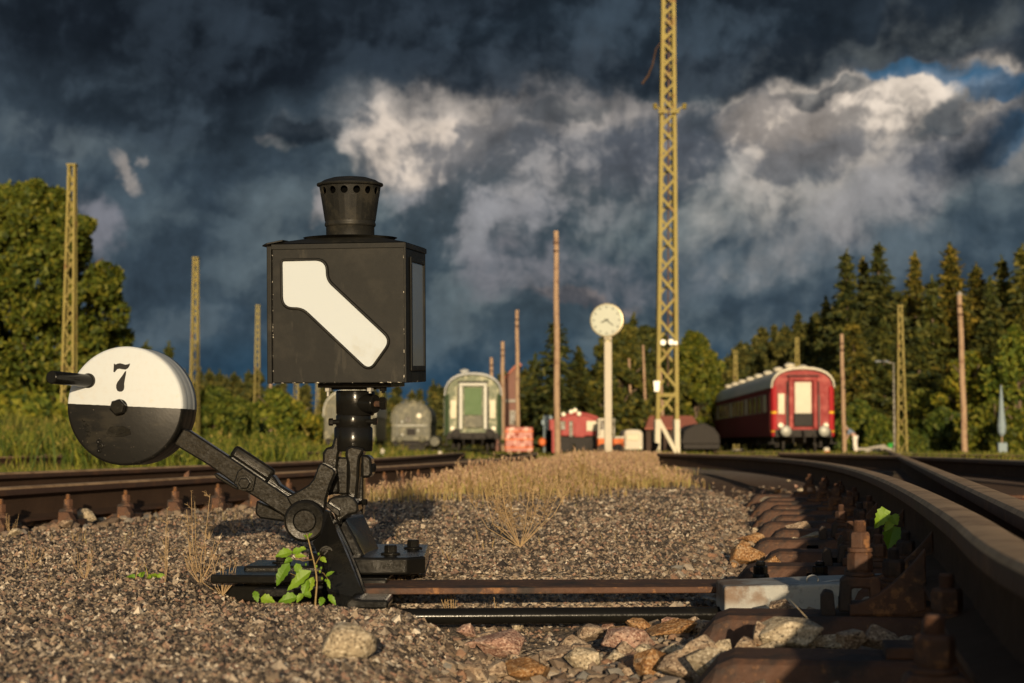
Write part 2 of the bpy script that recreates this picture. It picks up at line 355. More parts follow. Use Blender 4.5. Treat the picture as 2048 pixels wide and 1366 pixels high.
def _rgb(self,val):
    n=self.node('ShaderNodeCombineColor')
    for i in range(3): self.put(n.inputs[i],val)
    return n.outputs[0]
NT.node_rgb=_rgb
def make_world():
    w=bpy.data.worlds.new("World"); SC.world=w; w.use_nodes=True; t=NT(w.node_tree); t.n.clear()
    out=t.node('ShaderNodeOutputWorld')
    sky=t.node('ShaderNodeTexSky',sky_type='NISHITA'); sky.sun_disc=False; sky.sun_elevation=SUN_EL; sky.sun_rotation=PI-SUN_AZ
    sky.air_density=1.0; sky.dust_density=1.2; sky.ozone_density=1.5
    bg1=t.node('ShaderNodeBackground'); t.l.new(sky.outputs[0],bg1.inputs[0]); bg1.inputs[1].default_value=.10
    D=t.node('ShaderNodeTexCoord').outputs['Generated']; sp=t.node('ShaderNodeSeparateXYZ'); t.l.new(D,sp.inputs[0]); x,y,z=sp.outputs
    az=t.m('MULTIPLY',t.m('ARCTAN2',x,y),10); el=t.m('MULTIPLY',t.m('ARCSINE',z),10)
    cb=t.node('ShaderNodeCombineXYZ'); t.l.new(az,cb.inputs[0]); t.l.new(el,cb.inputs[1]); P=cb.outputs[0]
    sx=lambda u: 10*math.atan((u-1024)/F)
    sy=lambda v: 10*math.atan((885-v)/F)
    def nz(p,s,d=6,r=.55,off=(0,0,0)):
        return t.noise(t.vm('ADD',p,off),s,d,r,dim='2D').outputs
    wv=t.vm('SUBTRACT',nz(P,.9,5,.55)[1],(0.5,0.5,0.5)); wv2=t.vm('SUBTRACT',nz(P,3.2,5,.6,(3,1,7))[1],(0.5,0.5,0.5))
    PW=t.vm('ADD',t.vm('ADD',P,t.vm('SCALE',wv,scale=.55)),t.vm('SCALE',wv2,scale=.30))   # ragged coordinates for cloud outlines
    # cloud relief: rounded puffs of several sizes; lit from the upper left, as seen from below
    def relief(p):
        a=t.node('ShaderNodeTexVoronoi',feature='SMOOTH_F1',voronoi_dimensions='2D'); t.put(a.inputs['Vector'],p); t.put(a.inputs['Scale'],1.15); a.inputs['Smoothness'].default_value=.5
        t.put(a.inputs['Detail'],4.0); t.put(a.inputs['Roughness'],.48); t.put(a.inputs['Lacunarity'],2.3)
        return t.m('ADD',t.m('MULTIPLY',a.outputs['Distance'],-1.0),t.m('MULTIPLY',t.noise(p,1.6,7,.58,dim='2D').outputs[0],.9))
    PB=t.vm('ADD',P,t.vm('ADD',t.vm('SCALE',wv,scale=.28),t.vm('SCALE',wv2,scale=.10)))
    h0=relief(PB); h1=relief(t.vm('ADD',PB,(-.13,.17,0))); h2=relief(t.vm('ADD',PB,(-.035,.05,0)))
    shade=t.m('ADD',t.m('MULTIPLY',t.m('SUBTRACT',h0,h1),1.15),t.m('MULTIPLY',t.m('SUBTRACT',h0,h2),1.5))   # about -.5 .. .5
    fb=nz(PW,1.4,7,.6,(5,5,0))[0]; fl=nz(P,.55,4,.5,(9,2,0))[0]
    col=t.ramp(t.m('DIVIDE',el,3.2),[(0,(0.0114,0.04708,0.0931)),(.07,(0.01282,0.0535,0.1026)),(.13,(0.0228,0.05992,0.0988)),(.21,(0.0418,0.07062,0.095)),(.5,(0.0475,0.06955,0.09025)),(.64,(0.0323,0.04708,0.0627)),(.8,(0.01472,0.02194,0.03135)),(1,(0.0114,0.01712,0.02565))])
    col=t.mix(1,col,t.node_rgb(t.m('ADD',.72,t.m('ADD',t.m('MULTIPLY',fl,.30),t.m('MULTIPLY',fb,.26)))),'MULTIPLY')
    def mask(u,v,ru,rv,soft,rot,edge):
        q=t.vm('SUBTRACT',PW,(sx(u),sy(v),0))
        if rot:
            vr=t.node('ShaderNodeVectorRotate',rotation_type='Z_AXIS'); t.put(vr.inputs['Vector'],q); vr.inputs['Angle'].default_value=rot; q=vr.outputs[0]
        q=t.vm('MULTIPLY',q,(350/ru,350/rv,0)); d=t.m('SUBTRACT',t.vm('LENGTH',q),t.m('MULTIPLY',h0,edge))
        return t.smooth(d,1+soft*.5,1-soft*.5)
    def cloud(u,v,ru,rv,lo,hi,op=1,soft=.6,rot=0,edge=.5,bias=.5,gain=1.0,tex=.8):
        """lo = shaded colour, hi = lit colour; the relief decides which shows"""
        nonlocal col
        m=t.m('MULTIPLY',mask(u,v,ru,rv,soft,rot,edge),op)
        k=t.m('ADD',t.m('MULTIPLY',shade,gain),t.m('ADD',bias,t.m('MULTIPLY',t.m('SUBTRACT',fb,.5),tex)),clamp=True)
        col=t.mix(m,col,t.mix(t.smooth(k,0,1),lo,hi))
    SL=(0.038,0.05778,0.0779); SLH=(0.0532,0.07597,0.0931); G1=(0.09975,0.1231,0.1311); G2=(0.215,0.215,0.225); CR=(0.66,0.56,0.46); CR2=(0.4,0.345,0.3); DK=(0.01188,0.01766,0.02565); DK2=(0.0209,0.02996,0.0399)
    # slate and grey masses
    cloud(330,430,420,300,SL,SLH,.8,1.0,0,.3)
    cloud(1180,420,660,310,(0.0551,0.08025,0.0969),(0.1121,0.1391,0.1444),.9,1.0,0,.4)
    cloud(1650,420,420,190,(0.0532,0.07811,0.0969),(0.1121,0.137,0.1425),.85,.9,-.1,.4)
    cloud(1620,560,420,90,(0.0437,0.06848,0.0931),(0.0684,0.0963,0.1187),.7,.9,0,.4)
    cloud(1010,330,330,140,(0.08075,0.09844,0.1092),(0.26,0.25,0.25),.9,.8,.05,.5,bias=.5,gain=1.2)
    cloud(1180,215,260,55,(0.09025,0.107,0.1187),(0.29,0.27,0.26),.8,.8,.0,.5,bias=.5)
    cloud(960,440,190,110,(0.0627,0.08774,0.1064),(0.235,0.235,0.245),.85,.55,.1,.6,bias=.5,gain=1.3)
    cloud(1150,545,250,70,(0.0532,0.07704,0.0969),(0.145,0.145,0.16),.8,.7,0,.5)
    cloud(1170,585,120,26,(0.09,0.09,0.1),(0.24,0.2,0.185),.8,.6,.05,.5)
    # the long sunlit bank under the dark ceiling, from the middle to the right edge
    cloud(1060,270,430,120,(.125,.135,.150),(.33,.31,.295),.92,.9,.04,.5,bias=.5,gain=1.3,tex=.9)
    cloud(1330,300,260,110,(.095,.108,.130),(.24,.235,.235),.85,.9,0,.5,bias=.5,gain=1.2)
    cloud(830,285,200,85,(.24,.23,.225),CR,.95,.7,-.18,.6,bias=.46,gain=1.4)
    cloud(930,215,190,38,(.22,.21,.205),(.50,.44,.38),.9,.8,.12,.5,bias=.5,gain=1.2)
    cloud(1190,205,200,32,(.20,.195,.195),(.42,.375,.335),.85,.8,-.05,.5,bias=.5)
    # big lit cumulus, right
    cloud(1720,300,380,165,(.215,.21,.21),(.47,.42,.365),.96,.8,-.22,.5,bias=.5,gain=1.4)
    cloud(1640,235,230,80,(.34,.30,.265),(.74,.63,.51),.95,.7,-.2,.5,bias=.52,gain=1.5)
    cloud(1860,220,220,75,(.30,.27,.24),(.70,.60,.49),.95,.6,-.25,.5,bias=.52,gain=1.4)
    cloud(1800,400,250,90,(.095,.108,.130),(.23,.225,.225),.85,.9,-.35,.5)
    # blue gaps
    cloud(1850,146,130,26,(.022,.082,.155),(.026,.11,.205),.85,.6,.05,.5)
    cloud(2015,188,95,32,(.022,.082,.155),(.026,.11,.205),.85,.6,.15,.5)
    cloud(2050,300,50,44,(.022,.082,.155),(.026,.11,.205),.75,.6,0,.5)
    # dark rags
    cloud(1905,262,95,40,(0.0247,0.03638,0.0513),(0.0494,0.06634,0.08075),.9,.8,-.55,.7)
    cloud(1990,345,120,60,(0.0228,0.03424,0.0494),(0.0437,0.05992,0.076),.9,.85,-.7,.6)
    cloud(1690,185,120,26,(0.04275,0.0535,0.0646),(0.095,0.107,0.114),.8,.6,-.15,.6)
    cloud(1090,215,90,22,(0.0475,0.06206,0.076),(0.08075,0.0963,0.1045),.6,.6,-.2,.6)
    # small wisps in the left half
    cloud(248,366,40,18,(0.095,0.1124,0.1187),CR2,.6,1.0,.7,.5,bias=.6)
    cloud(296,352,14,12,(0.114,0.1284,0.133),CR2,.4,.9,0,.5,bias=.6)
    cloud(190,470,50,60,(0.057,0.07704,0.095),(0.17,0.17,0.19),.8,.7,.2,.5)
    cloud(120,290,170,60,(0.04275,0.05992,0.0779),(0.09025,0.1124,0.1235),.75,.8,.2,.5)
    cloud(560,290,42,26,(0.095,0.1124,0.1187),(0.3,0.27,0.255),.85,.5,.3,.5,bias=.55)
    cloud(632,445,40,46,(0.1045,0.1198,0.1235),(0.3,0.275,0.265),.85,.6,.5,.5,bias=.55)
    cloud(430,645,300,30,(0.038,0.0642,0.09025),(0.076,0.1017,0.1187),.6,.9,0,.4)
    # dark ceiling
    cloud(300,215,330,120,(0.01615,0.02407,0.03325),(0.0323,0.04601,0.05985),.93,.9,.15,.6)
    cloud(615,265,60,46,(0.0152,0.02247,0.03135),(0.0304,0.04066,0.0513),.9,.5,0,.6)
    cloud(950,70,900,130,(0.01282,0.01926,0.02755),(0.0266,0.03852,0.05225),.95,.7,-.02,.6)
    cloud(420,60,560,120,(0.009975,0.01445,0.0209),(0.0209,0.02996,0.04085),.92,.8,0,.5)
    cloud(1560,85,560,80,(0.01472,0.02194,0.03135),(0.0342,0.04601,0.0589),.93,.6,-.02,.6)
    cloud(1830,70,260,55,(0.0266,0.03424,0.0418),(0.08075,0.09095,0.0912),.75,.8,-.2,.6)
    cloud(1300,40,420,45,(0.019,0.02996,0.0418),(0.0399,0.05992,0.0798),.6,1.0,0,.4)
    fine=nz(P,3.4,9,.68,(2,8,0))[0]; col=t.mix(1,col,t.node_rgb(t.m('ADD',.62,t.m('ADD',t.m('MULTIPLY',fine,.76),t.m('MULTIPLY',shade,.34)))),'MULTIPLY')
    col=t.mix(1,col,(.985,.985,1.0,1),'MULTIPLY')
    bg2=t.node('ShaderNodeBackground'); t.l.new(col,bg2.inputs[0]); bg2.inputs[1].default_value=1.0
    # the storm clouds stand in front; behind and overhead the evening sky is open
    cover=t.m('MULTIPLY',t.smooth(t.m('ADD',y,t.m('MULTIPLY',t.m('SUBTRACT',fl,.5),.3)),.05,.55),t.smooth(z,.93,.55))
    mx=t.node('ShaderNodeMixShader'); t.l.new(cover,mx.inputs[0]); t.l.new(bg1.outputs[0],mx.inputs[1]); t.l.new(bg2.outputs[0],mx.inputs[2])
    t.l.new(mx.outputs[0],out.inputs[0])
    try: w.cycles.sampling_method='MANUAL'; w.cycles.sample_map_resolution=512
    except Exception: pass
make_world()
# ------------------------------------------------------------------ ground
def ground_mat():
    m=bpy.data.materials.new('yard_ground'); m.use_nodes=True; t=NT(m.node_tree); b=t.n['Principled BSDF']
    tc=t.node('ShaderNodeTexCoord').outputs['Object']; at=t.node('ShaderNodeAttribute'); at.attribute_name='zone'
    sp=t.node('ShaderNodeSeparateColor'); t.l.new(at.outputs['Color'],sp.inputs[0])
    def cells(sc):
        v=t.node('ShaderNodeTexVoronoi'); t.put(v.inputs['Vector'],tc); v.inputs['Scale'].default_value=sc; return v
    v1=cells(85); v2=cells(150)
    c1=t.node('ShaderNodeSeparateColor'); t.l.new(v1.outputs['Color'],c1.inputs[0]); c2=t.node('ShaderNodeSeparateColor'); t.l.new(v2.outputs['Color'],c2.inputs[0])
    st=[(0,(.03,.024,.020)),(.3,(.10,.080,.060)),(.55,(.19,.155,.115)),(.75,(.25,.175,.125)),(.9,(.34,.27,.19)),(1,(.46,.39,.3))]
    gcol=t.mix(.5,t.ramp(c1.outputs[0],st),t.ramp(c2.outputs[1],st))
    big=t.noise(tc,1.7,4,.6).outputs[0]; gcol=t.mix(1,gcol,t.node_rgb(t.m('ADD',.75,t.m('MULTIPLY',big,.9))),'MULTIPLY')
    bal=t.mix(t.noise(tc,14,5,.65).outputs[0],(.05,.028,.018),(.17,.095,.058)); bal=t.mix(t.m('MULTIPLY',c1.outputs[1],.4),bal,(.2,.14,.09))
    far=t.noise(tc,.35,6,.6).outputs[0]; fine=t.noise(tc,6,4,.7).outputs[0]
    grs=t.mix(far,(.055,.075,.012),(.21,.17,.045)); grs=t.mix(t.m('MULTIPLY',fine,.7),grs,(.10,.10,.02))
    col=t.mix(sp.outputs[0],gcol,bal); col=t.mix(sp.outputs[1],col,grs); t.put(b.inputs['Base Color'],col)
    b.inputs['Roughness'].default_value=.8; b.inputs['Specular IOR Level'].default_value=.25
    h=t.m('ADD',t.m('MULTIPLY',v1.outputs['Distance'],-1.0),t.m('MULTIPLY',v2.outputs['Distance'],-.6)); h=t.m('ADD',h,t.m('MULTIPLY',fine,.3))
    bn=t.node('ShaderNodeBump'); bn.inputs['Strength'].default_value=1; bn.inputs['Distance'].default_value=.012
    t.l.new(h,bn.inputs['Height']); t.l.new(bn.outputs[0],b.inputs['Normal']); return m
M['ground']=ground_mat()
def axis(parts):
    a=[]
    for lo,hi,st in parts: a+=list(np.arange(lo,hi,st))
    return np.array(a+[parts[-1][1]])
gx=axis([(-4500,-900,600),(-900,-200,100),(-200,-60,14),(-60,-16,2.2),(-16,-3,.35),(-3,3.2,.03),(3.2,16,.35),(16,60,2.2),(60,200,14),(200,900,100),(900,4500,600)])
gy=axis([(-800,-60,120),(-60,-4,7),(-4,1.4,.3),(1.4,6.5,.025),(6.5,14,.06),(14,34,.5),(34,90,2),(90,200,6),(200,600,40),(600,7000,800)])
GX,GY=np.meshgrid(gx,gy); GZ=gz(GX.ravel(),GY.ravel())
V=np.stack([GX.ravel(),GY.ravel(),GZ],1); nx,ny=len(gx),len(gy)
I=(np.arange(ny-1)[:,None]*nx+np.arange(nx-1)[None,:]).ravel()
gnd=np_mesh('ground',V,np.stack([I,I+1,I+nx+1,I+nx],1),M['ground'],smooth=True); tag(gnd,kind='structure')
def grass_weight(x,y):
    left=leftx(y)+.42+(vnoise(x,y,1.2,8)-.5)*.3
    right=np.interp(y,[9.5,11.5,14,16,19,24,30,40],[.45,1.0,1.5,1.7,1.85,2.5,3.4,4.7])+(vnoise(x,y,.8,9)-.5)*.7
    front=np.interp(x,[-1,-.3,.3,.8],[9.9,9.4,9.6,10.6])+(vnoise(x,y,.35,5)-.5)*1.3
    w=np.clip((right-x)/(.55+.02*y),0,1)*np.clip((x-left)/.35,0,1)*np.clip((y-front)/3.2,0,1)
    return w
x,y=V[:,0],V[:,1]
d=x-railx(y); dl=x-leftx(y)
zr=np.where((y<20)&(y>-6),sstep(-.62,-.45,d),0)*(1-sstep(16,20,y)); zr=np.maximum(zr,np.where((y<48),sstep(-2.7,-2.2,dl)*(1-sstep(.2,.45,dl)),0)*.9)
zr=np.where((y<14)&(x>railx(y)),1,zr)
zg=np.maximum(sstep(30,42,y+(vnoise(x,y,3,4)-.5)*8), sstep(-2.6,-3.4,dl)*sstep(14,20,y)*.9)
zg=np.maximum(zg, .0); zg=np.where((y>22)&(x>4.5),np.maximum(zg,sstep(22,30,y)),zg)
ca=gnd.data.color_attributes.new('zone','FLOAT_COLOR','POINT')
ca.data.foreach_set('color',np.stack([zr,zg,np.zeros_like(zr),np.ones_like(zr)],1).astype(np.float32).ravel())

# ------------------------------------------------------------------ loose stones lying on the ground ("stuff")
def icos():
    bm=bmesh.new(); bmesh.ops.create_icosphere(bm,subdivisions=1,radius=1)
    v=np.array([p.co for p in bm.verts]); f=np.array([[q.index for q in p.verts] for p in bm.faces]); bm.free(); return v,f
ICV,ICF=icos()
OCV=np.array([(1,0,0),(0,1,0),(-1,0,0),(0,-1,0),(0,0,1),(0,0,-1)],float); OCF=np.array([(0,1,4),(1,2,4),(2,3,4),(3,0,4),(1,0,5),(2,1,5),(3,2,5),(0,3,5)])
def stones(name,pts,size,base,mat,rng,flat=(.5,.95),jit=.34,sink=.15):
    bv,bf=base; n=len(pts); k=len(bv)
    V=np.repeat(bv[None],n,0)*(1+rng.uniform(-jit,jit,(n,k,1)))+rng.uniform(-.16,.16,(n,k,3))
    s=size[:,None]*np.stack([rng.uniform(.75,1.35,n),rng.uniform(.65,1.1,n),rng.uniform(*flat,n)],1)
    V=V*s[:,None,:]
    tx=rng.normal(0,.35,n); c,sn=np.cos(tx)[:,None],np.sin(tx)[:,None]
    y=V[:,:,1]*c-V[:,:,2]*sn; z=V[:,:,1]*sn+V[:,:,2]*c; V[:,:,1]=y; V[:,:,2]=z
    a=rng.uniform(0,2*PI,n); c,sn=np.cos(a)[:,None],np.sin(a)[:,None]
    X=V[:,:,0]*c-V[:,:,1]*sn; Y=V[:,:,0]*sn+V[:,:,1]*c
    V[:,:,0]=X; V[:,:,1]=Y
    P=np.array(pts); V=V+P[:,None,:]; V[:,:,2]+=(s[:,2]*(1-sink-.45))[:,None]
    Fq=(bf[None]+np.arange(n)[:,None,None]*k).reshape(-1,3)
    return np_mesh(name,V.reshape(-1,3),Fq,mat)
def scatter(n,y0,y1,power=1.6,margin=1.12):
    y=(y0**(1-power)+RNG.uniform(0,1,n)*(y1**(1-power)-y0**(1-power)))**(1/(1-power))
    x=RNG.uniform(-.2926*margin,.2926*margin,n)*y
    return x,y
x,y=scatter(150000,2.05,13,1.55)
d=x-railx(y); keep=(d<-.42+RNG.uniform(-.1,.1,len(x)))&(x>leftx(y)+.12)
keep&=~((y>3.66)&(y<4.40)&(x>-.3)&(RNG.uniform(0,1,len(x))<.75))
keep&=~((x>-.1)&(y<3.6)&(RNG.uniform(0,1,len(x))<.55))
x,y=x[keep],y[keep]
sz=(.0034+.0056*RNG.beta(1.5,3.0,len(x)))*(1+.07*np.maximum(y-4,0)); sz*=np.where(RNG.uniform(0,1,len(x))<.035,1.6,1)
gr=stones('gravel',np.stack([x,y,gz(x,y)],1),sz,(OCV,OCF),M['pebble'],RNG); tag(gr,kind='stuff')
# ballast between sleepers, under both tracks
x,y=scatter(26000,1.9,16,1.5); d=x-railx(y); keep=(d>-.68)&(d<2.6)&(x<3.2)
lf=(x>-.12)&(d<-.3)&(y<3.6); keep|=lf&(RNG.uniform(0,1,len(x))<.5)
keep&=~((y>3.62)&(y<4.42)&(d<-.3)&(RNG.uniform(0,1,len(x))<.4))
x,y=x[keep],y[keep]; d=x-railx(y)
sz=.007+.014*RNG.beta(1.5,2.5,len(x)); sz=np.where(d>-.25,sz*.9,sz)
xb,yb=scatter(9000,6.2,22,1.3); dl=xb-leftx(yb); kb=(dl>-2.4)&(dl<.22); xb,yb=xb[kb],yb[kb]
x=np.concatenate([x,xb]); y=np.concatenate([y,yb]); sz=np.concatenate([sz,RNG.uniform(.015,.03,len(xb))])
bl=stones('ballast',np.stack([x,y,gz(x,y)],1),sz,(ICV,ICF),M['ballast'],RNG,flat=(.45,.85),jit=.36); tag(bl,kind='stuff')

# ------------------------------------------------------------------ rails
RP=[(-.0625,0),(.0625,0),(.0625,.011),(.012,.026),(.008,.034),(.008,.100),(.020,.108),(.034,.114),(.0335,.138),(.027,.147),(.012,.149),(-.012,.149),(-.027,.147),(-.0335,.138),(-.034,.114),(-.020,.108),(-.008,.100),(-.008,.034),(-.012,.026),(-.0625,.011)]
def rail(name,path,z,label,cat='rail',group=None,prof=RP,step=.18):
    P=catmull([(x,y,z(y) if callable(z) else z) for y,x in path],step)
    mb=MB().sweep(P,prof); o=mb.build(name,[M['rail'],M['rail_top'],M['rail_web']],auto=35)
    n=len(prof); 
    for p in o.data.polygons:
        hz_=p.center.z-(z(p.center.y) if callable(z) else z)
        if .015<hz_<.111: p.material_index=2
        if p.normal.z>.55 and p.center.z-(z(p.center.y) if callable(z) else z)>.12: p.material_index=1
    return tag(o,label,cat,group)
ZR=.061
def fall(y): return float(-.27*sstep(30,70,np.array([y]))[0])
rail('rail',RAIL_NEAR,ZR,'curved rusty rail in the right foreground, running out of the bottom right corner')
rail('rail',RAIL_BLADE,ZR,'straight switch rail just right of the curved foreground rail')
def offset(path,o):
    out=[]
    for i,(y,x) in enumerate(path):
        a=path[max(i-1,0)]; b=path[min(i+1,len(path)-1)]; dy,dx=b[0]-a[0],b[1]-a[1]; L=math.hypot(dx,dy)
        out.append((y-dx/L*o,x+dy/L*o))
    return out
FAR=[p for p in offset(RAIL_NEAR,1.50) if True]
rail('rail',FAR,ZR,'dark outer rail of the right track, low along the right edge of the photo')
OUT2=[(y,x+2.1+.12*y) for y,x in FAR if y>3]
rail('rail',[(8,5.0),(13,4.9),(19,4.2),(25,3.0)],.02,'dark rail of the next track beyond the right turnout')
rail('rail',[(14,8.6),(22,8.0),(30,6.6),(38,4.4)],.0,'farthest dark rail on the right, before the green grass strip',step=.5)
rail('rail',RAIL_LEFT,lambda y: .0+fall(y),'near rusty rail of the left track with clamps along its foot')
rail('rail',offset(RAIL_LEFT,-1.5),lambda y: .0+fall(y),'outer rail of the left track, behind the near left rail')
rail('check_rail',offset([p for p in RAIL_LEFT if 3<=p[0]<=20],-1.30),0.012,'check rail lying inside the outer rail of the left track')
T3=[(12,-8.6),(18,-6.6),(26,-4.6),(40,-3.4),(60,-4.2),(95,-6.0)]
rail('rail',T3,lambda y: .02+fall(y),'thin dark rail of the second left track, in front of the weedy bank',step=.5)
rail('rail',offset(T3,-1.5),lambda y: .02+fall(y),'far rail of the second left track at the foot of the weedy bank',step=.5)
# small rusty wedge on the left check rail
o=MB().prism([S(368,948,9.9),S(378,940,9.9),S(378,958,9.9),S(366,958,9.9)],(0,.05,0)).build('rail_stop',M['rust'],bevel=.003); tag(o,'small rusty block sitting on the outer left rail','rail stop')

# ------------------------------------------------------------------ sleepers (local: x along the sleeper from its left end, top at z=0)
def sleeper_mesh():
    mb=MB(); prof=[(-.115,-.10),(-.082,-.008),(-.074,0),(.074,0),(.082,-.008),(.115,-.10)]
    xs=[(-.035,-.09,1.0),(.0,-.045,1.0),(.03,-.010,1),(.055,0,1),(.2,0,1),(1.2,0,1),(2.5,0,1)]
    vs=[];n=len(prof)
    for X,dz,k in xs:
        for a,z in prof: vs.append((X,a,max(-.10,z+dz) if z>-.05 else z))
    fs=[(i*n+k,i*n+(k+1)%n,(i+1)*n+(k+1)%n,(i+1)*n+k) for i in range(len(xs)-1) for k in range(n)]
    fs+=[tuple(range(n-1,-1,-1)),tuple((len(xs)-1)*n+k for k in range(n))]
    return mb.add(vs,fs)
def clamp_into(parent,x,y=0,z=.012,h=.052,big=1.0,double=False):
    w=.074*big; n=.036*big; yy=.052*big
    pts=[(x-w/2-.004,y-yy/2,z-.012),(x-n/2,y-yy/2,z-.012),(x-n/2+.002,y-yy/2,z+h*.60),(x+n/2-.002,y-yy/2,z+h*.60),(x+n/2,y-yy/2,z-.012),(x+w/2+.004,y-yy/2,z-.012),(x+w/2,y-yy/2,z+h*.86),(x+w/2-.007,y-yy/2,z+h),(x-w/2+.007,y-yy/2,z+h),(x-w/2,y-yy/2,z+h*.86)]
    c=MB().prism(pts,(0,yy,0)).build('rail_clamp',M['rust'],parent,bevel=.004)
    zz=z+h
    nb=MB().lathe((x,y,zz),[(.027*big,0),(.027*big,.006),(.020*big,.007),(.022*big,.011)],20)
    nb.hexnut((x,y,zz+.011),.0245*big,.034*big,rot=.35)
    zz+=.011+.034*big
    if double:
        nb.lathe((x,y,zz),[(.0235*big,0),(.0235*big,.008)],20); nb.hexnut((x,y,zz+.008),.0205*big,.03*big,rot=.9); zz+=.008+.03*big
    nb.build('nut',M['rust'],c,bevel=.0015)
    b=MB()
    prof=[]
    for i in range(8): prof+=[(.0125*big,i*.0028),(.0110*big,i*.0028+.0014)]
    b.lathe((x,y,zz-.002),prof+[(.0095*big,.0235)],16).build('bolt',M['rust'],c)
    return c
def block(parent,x,y):
    return MB().prism([(x-.012,y-.03,-.001),(x+.016,y-.03,-.001),(x+.012,y-.03,.042),(x-.004,y-.03,.046),(x-.012,y-.03,.034)],(0,.06,0)).build('clip_block',M['rust'],parent,bevel=.003)
def brace(parent,x0,x1,y,h):
    pts=[]
    for k in range(13):
        t=k/12; pts.append((x0+(x1-x0)*t,y,.022+h*(t**1.7)))
    pts+= [(x1,y,.012),(x1-.03,y,.004),(x0+.0,y,.002)]
    r=MB().prism(pts,(0,.026,0)).build('rail_brace',M['rust'],parent,bevel=.003); return r
def plain_sleeper(rx,label,group,full=True):
    t=thing('steel_sleeper',label,'sleeper',(0,0,0),0,group)
    sleeper_mesh().build('beam',M['rust'],t,bevel=.002)
    MB().box((rx,0,.009),(.30,.11,.018)).build('base_plate',M['rust'],t,bevel=.003)
    clamp_into(t,rx-.058,-.035,.018,.044,.98); clamp_into(t,rx+.085,0,.030,.030,.86)
    return t
def switch_sleeper(rx,label,group,tall=True):
    t=thing('steel_sleeper',label,'sleeper',(0,0,0),0,group)
    sleeper_mesh().build('beam',M['rust'],t,bevel=.002)
    if not tall: MB().box((rx-.225,-.094,-.026),(.036,.02,.018)).build('slot',M['dark'],t)
    MB().box((rx+.06,0,.010),(.42,.12,.020)).build('base_plate',M['rust'],t,bevel=.003)
    clamp_into(t,rx-.128,-.02,.018,.054 if tall else .038,1.0 if tall else .82,tall); clamp_into(t,rx-.062,.045,.024,.034,.9)
    block(t,rx-.190,-.02); brace(t,rx-.15,rx-.010,-.062,.105)
    return t
def put_sleepers():
    g='rusty steel sleepers under the curved right track'
    ys=[1.40,2.02,2.66,3.31,3.97,4.63,5.25,5.87,6.52,7.14,7.77,8.4,9.03,9.66,10.3,10.95]
    L={1:'steel sleeper cut by the bottom right corner, nearest in view',2:'rusty steel sleeper lowest in the right foreground, stones piled behind it',3:'rusty steel sleeper just in front of the grey steel cover, with a tall double nut',
       4:'steel sleeper right behind the grey steel cover, by the black knobs',5:'steel sleeper with a flat pale stone on it, by the green shoot'}
    pa=ps=None
    for i,y in enumerate(ys):
        x=float(railx(y)); s=(float(railx(y+.1))-float(railx(y-.1)))/.2; rz=-math.atan(s)*.85
        end=.43+(.05 if i%2 else 0)
        sw=i in (3,4,5,6,7)
        loc=(x-end*math.cos(rz),y-end*math.sin(rz),.012)
        lab=L.get(i,'rusty steel sleeper further along the curved right track')
        if sw:
            if i==3: q=switch_sleeper(.43,lab,g,True); q.location=loc; q.rotation_euler=(0,0,rz)
            elif ps is None: ps=switch_sleeper(.43,lab,g,False); ps.location=loc; ps.rotation_euler=(0,0,rz)
            else: dup(ps,loc,rz,lab,g)
        else:
            if pa is None: pa=plain_sleeper(.43,lab,g); pa.location=loc; pa.rotation_euler=(0,0,rz)
            else: dup(pa,loc,rz,lab,g)
    g='steel sleepers of the left track'; y=5.2; p=None
    for i in range(26):
        x=float(leftx(y)); s=(float(leftx(y+.1))-float(leftx(y-.1)))/.2; rz=-math.atan(s)
        # left-track sleepers run from the near rail to the left: turn them round
        loc=(x+.35*math.cos(rz),y+.35*math.sin(rz),-.042)
        lab='steel sleeper of the left track, its clamps gripping the near rail foot'
        if p is None:
            p=thing('steel_sleeper',lab,'sleeper',loc,rz+PI,g)
            sleeper_mesh().build('beam',M['rust'],p,bevel=.004)
            MB().box((.35,0,.02),(.32,.13,.04)).build('base_plate',M['rust'],p,bevel=.003)
            for dx,dy in((-.095,.0),): clamp_into(p,.35+dx,.0,.035,.05,.92)
            MB().prism([(.245,.075,0),(.245,.075,.075),(.20,.075,.075),(.18,.075,.04),(.18,.075,0)],(0,.05,0)).build('clip_block',M['rust'],p,bevel=.004)
        else: dup(p,loc,rz+PI,lab,g)
        y+=.645
put_sleepers()
# ------------------------------------------------------------------ the switch stand (lever, weight, pedestal)
def Z1(*p): return [(80+x/2.276,660+y/2.276) for x,y in p]
def Z3(*p): return [(500+x/2.845,760+y/2.845) for x,y in p]
def arcpts(cu,cv,r,a0,a1,n=10,ry=None):
    ry=r if ry is None else ry
    return [(cu+r*math.cos(math.radians(a0+(a1-a0)*k/n)),cv-ry*math.sin(math.radians(a0+(a1-a0)*k/n))) for k in range(n+1)]
BASE=Vector((-.43,4.5,0.0))
stand=thing('switch_stand','black cast iron hand switch stand with lever, pedestal and round counterweight','switch stand',BASE)
B=M['black']
def mb(): return MB(BASE)
def tubepx(m,u0,v0,u1,v1,Y,r0,r1=None,n=24): return m.tube(S(u0,v0,Y),S(u1,v1,Y),r0,r1,n)

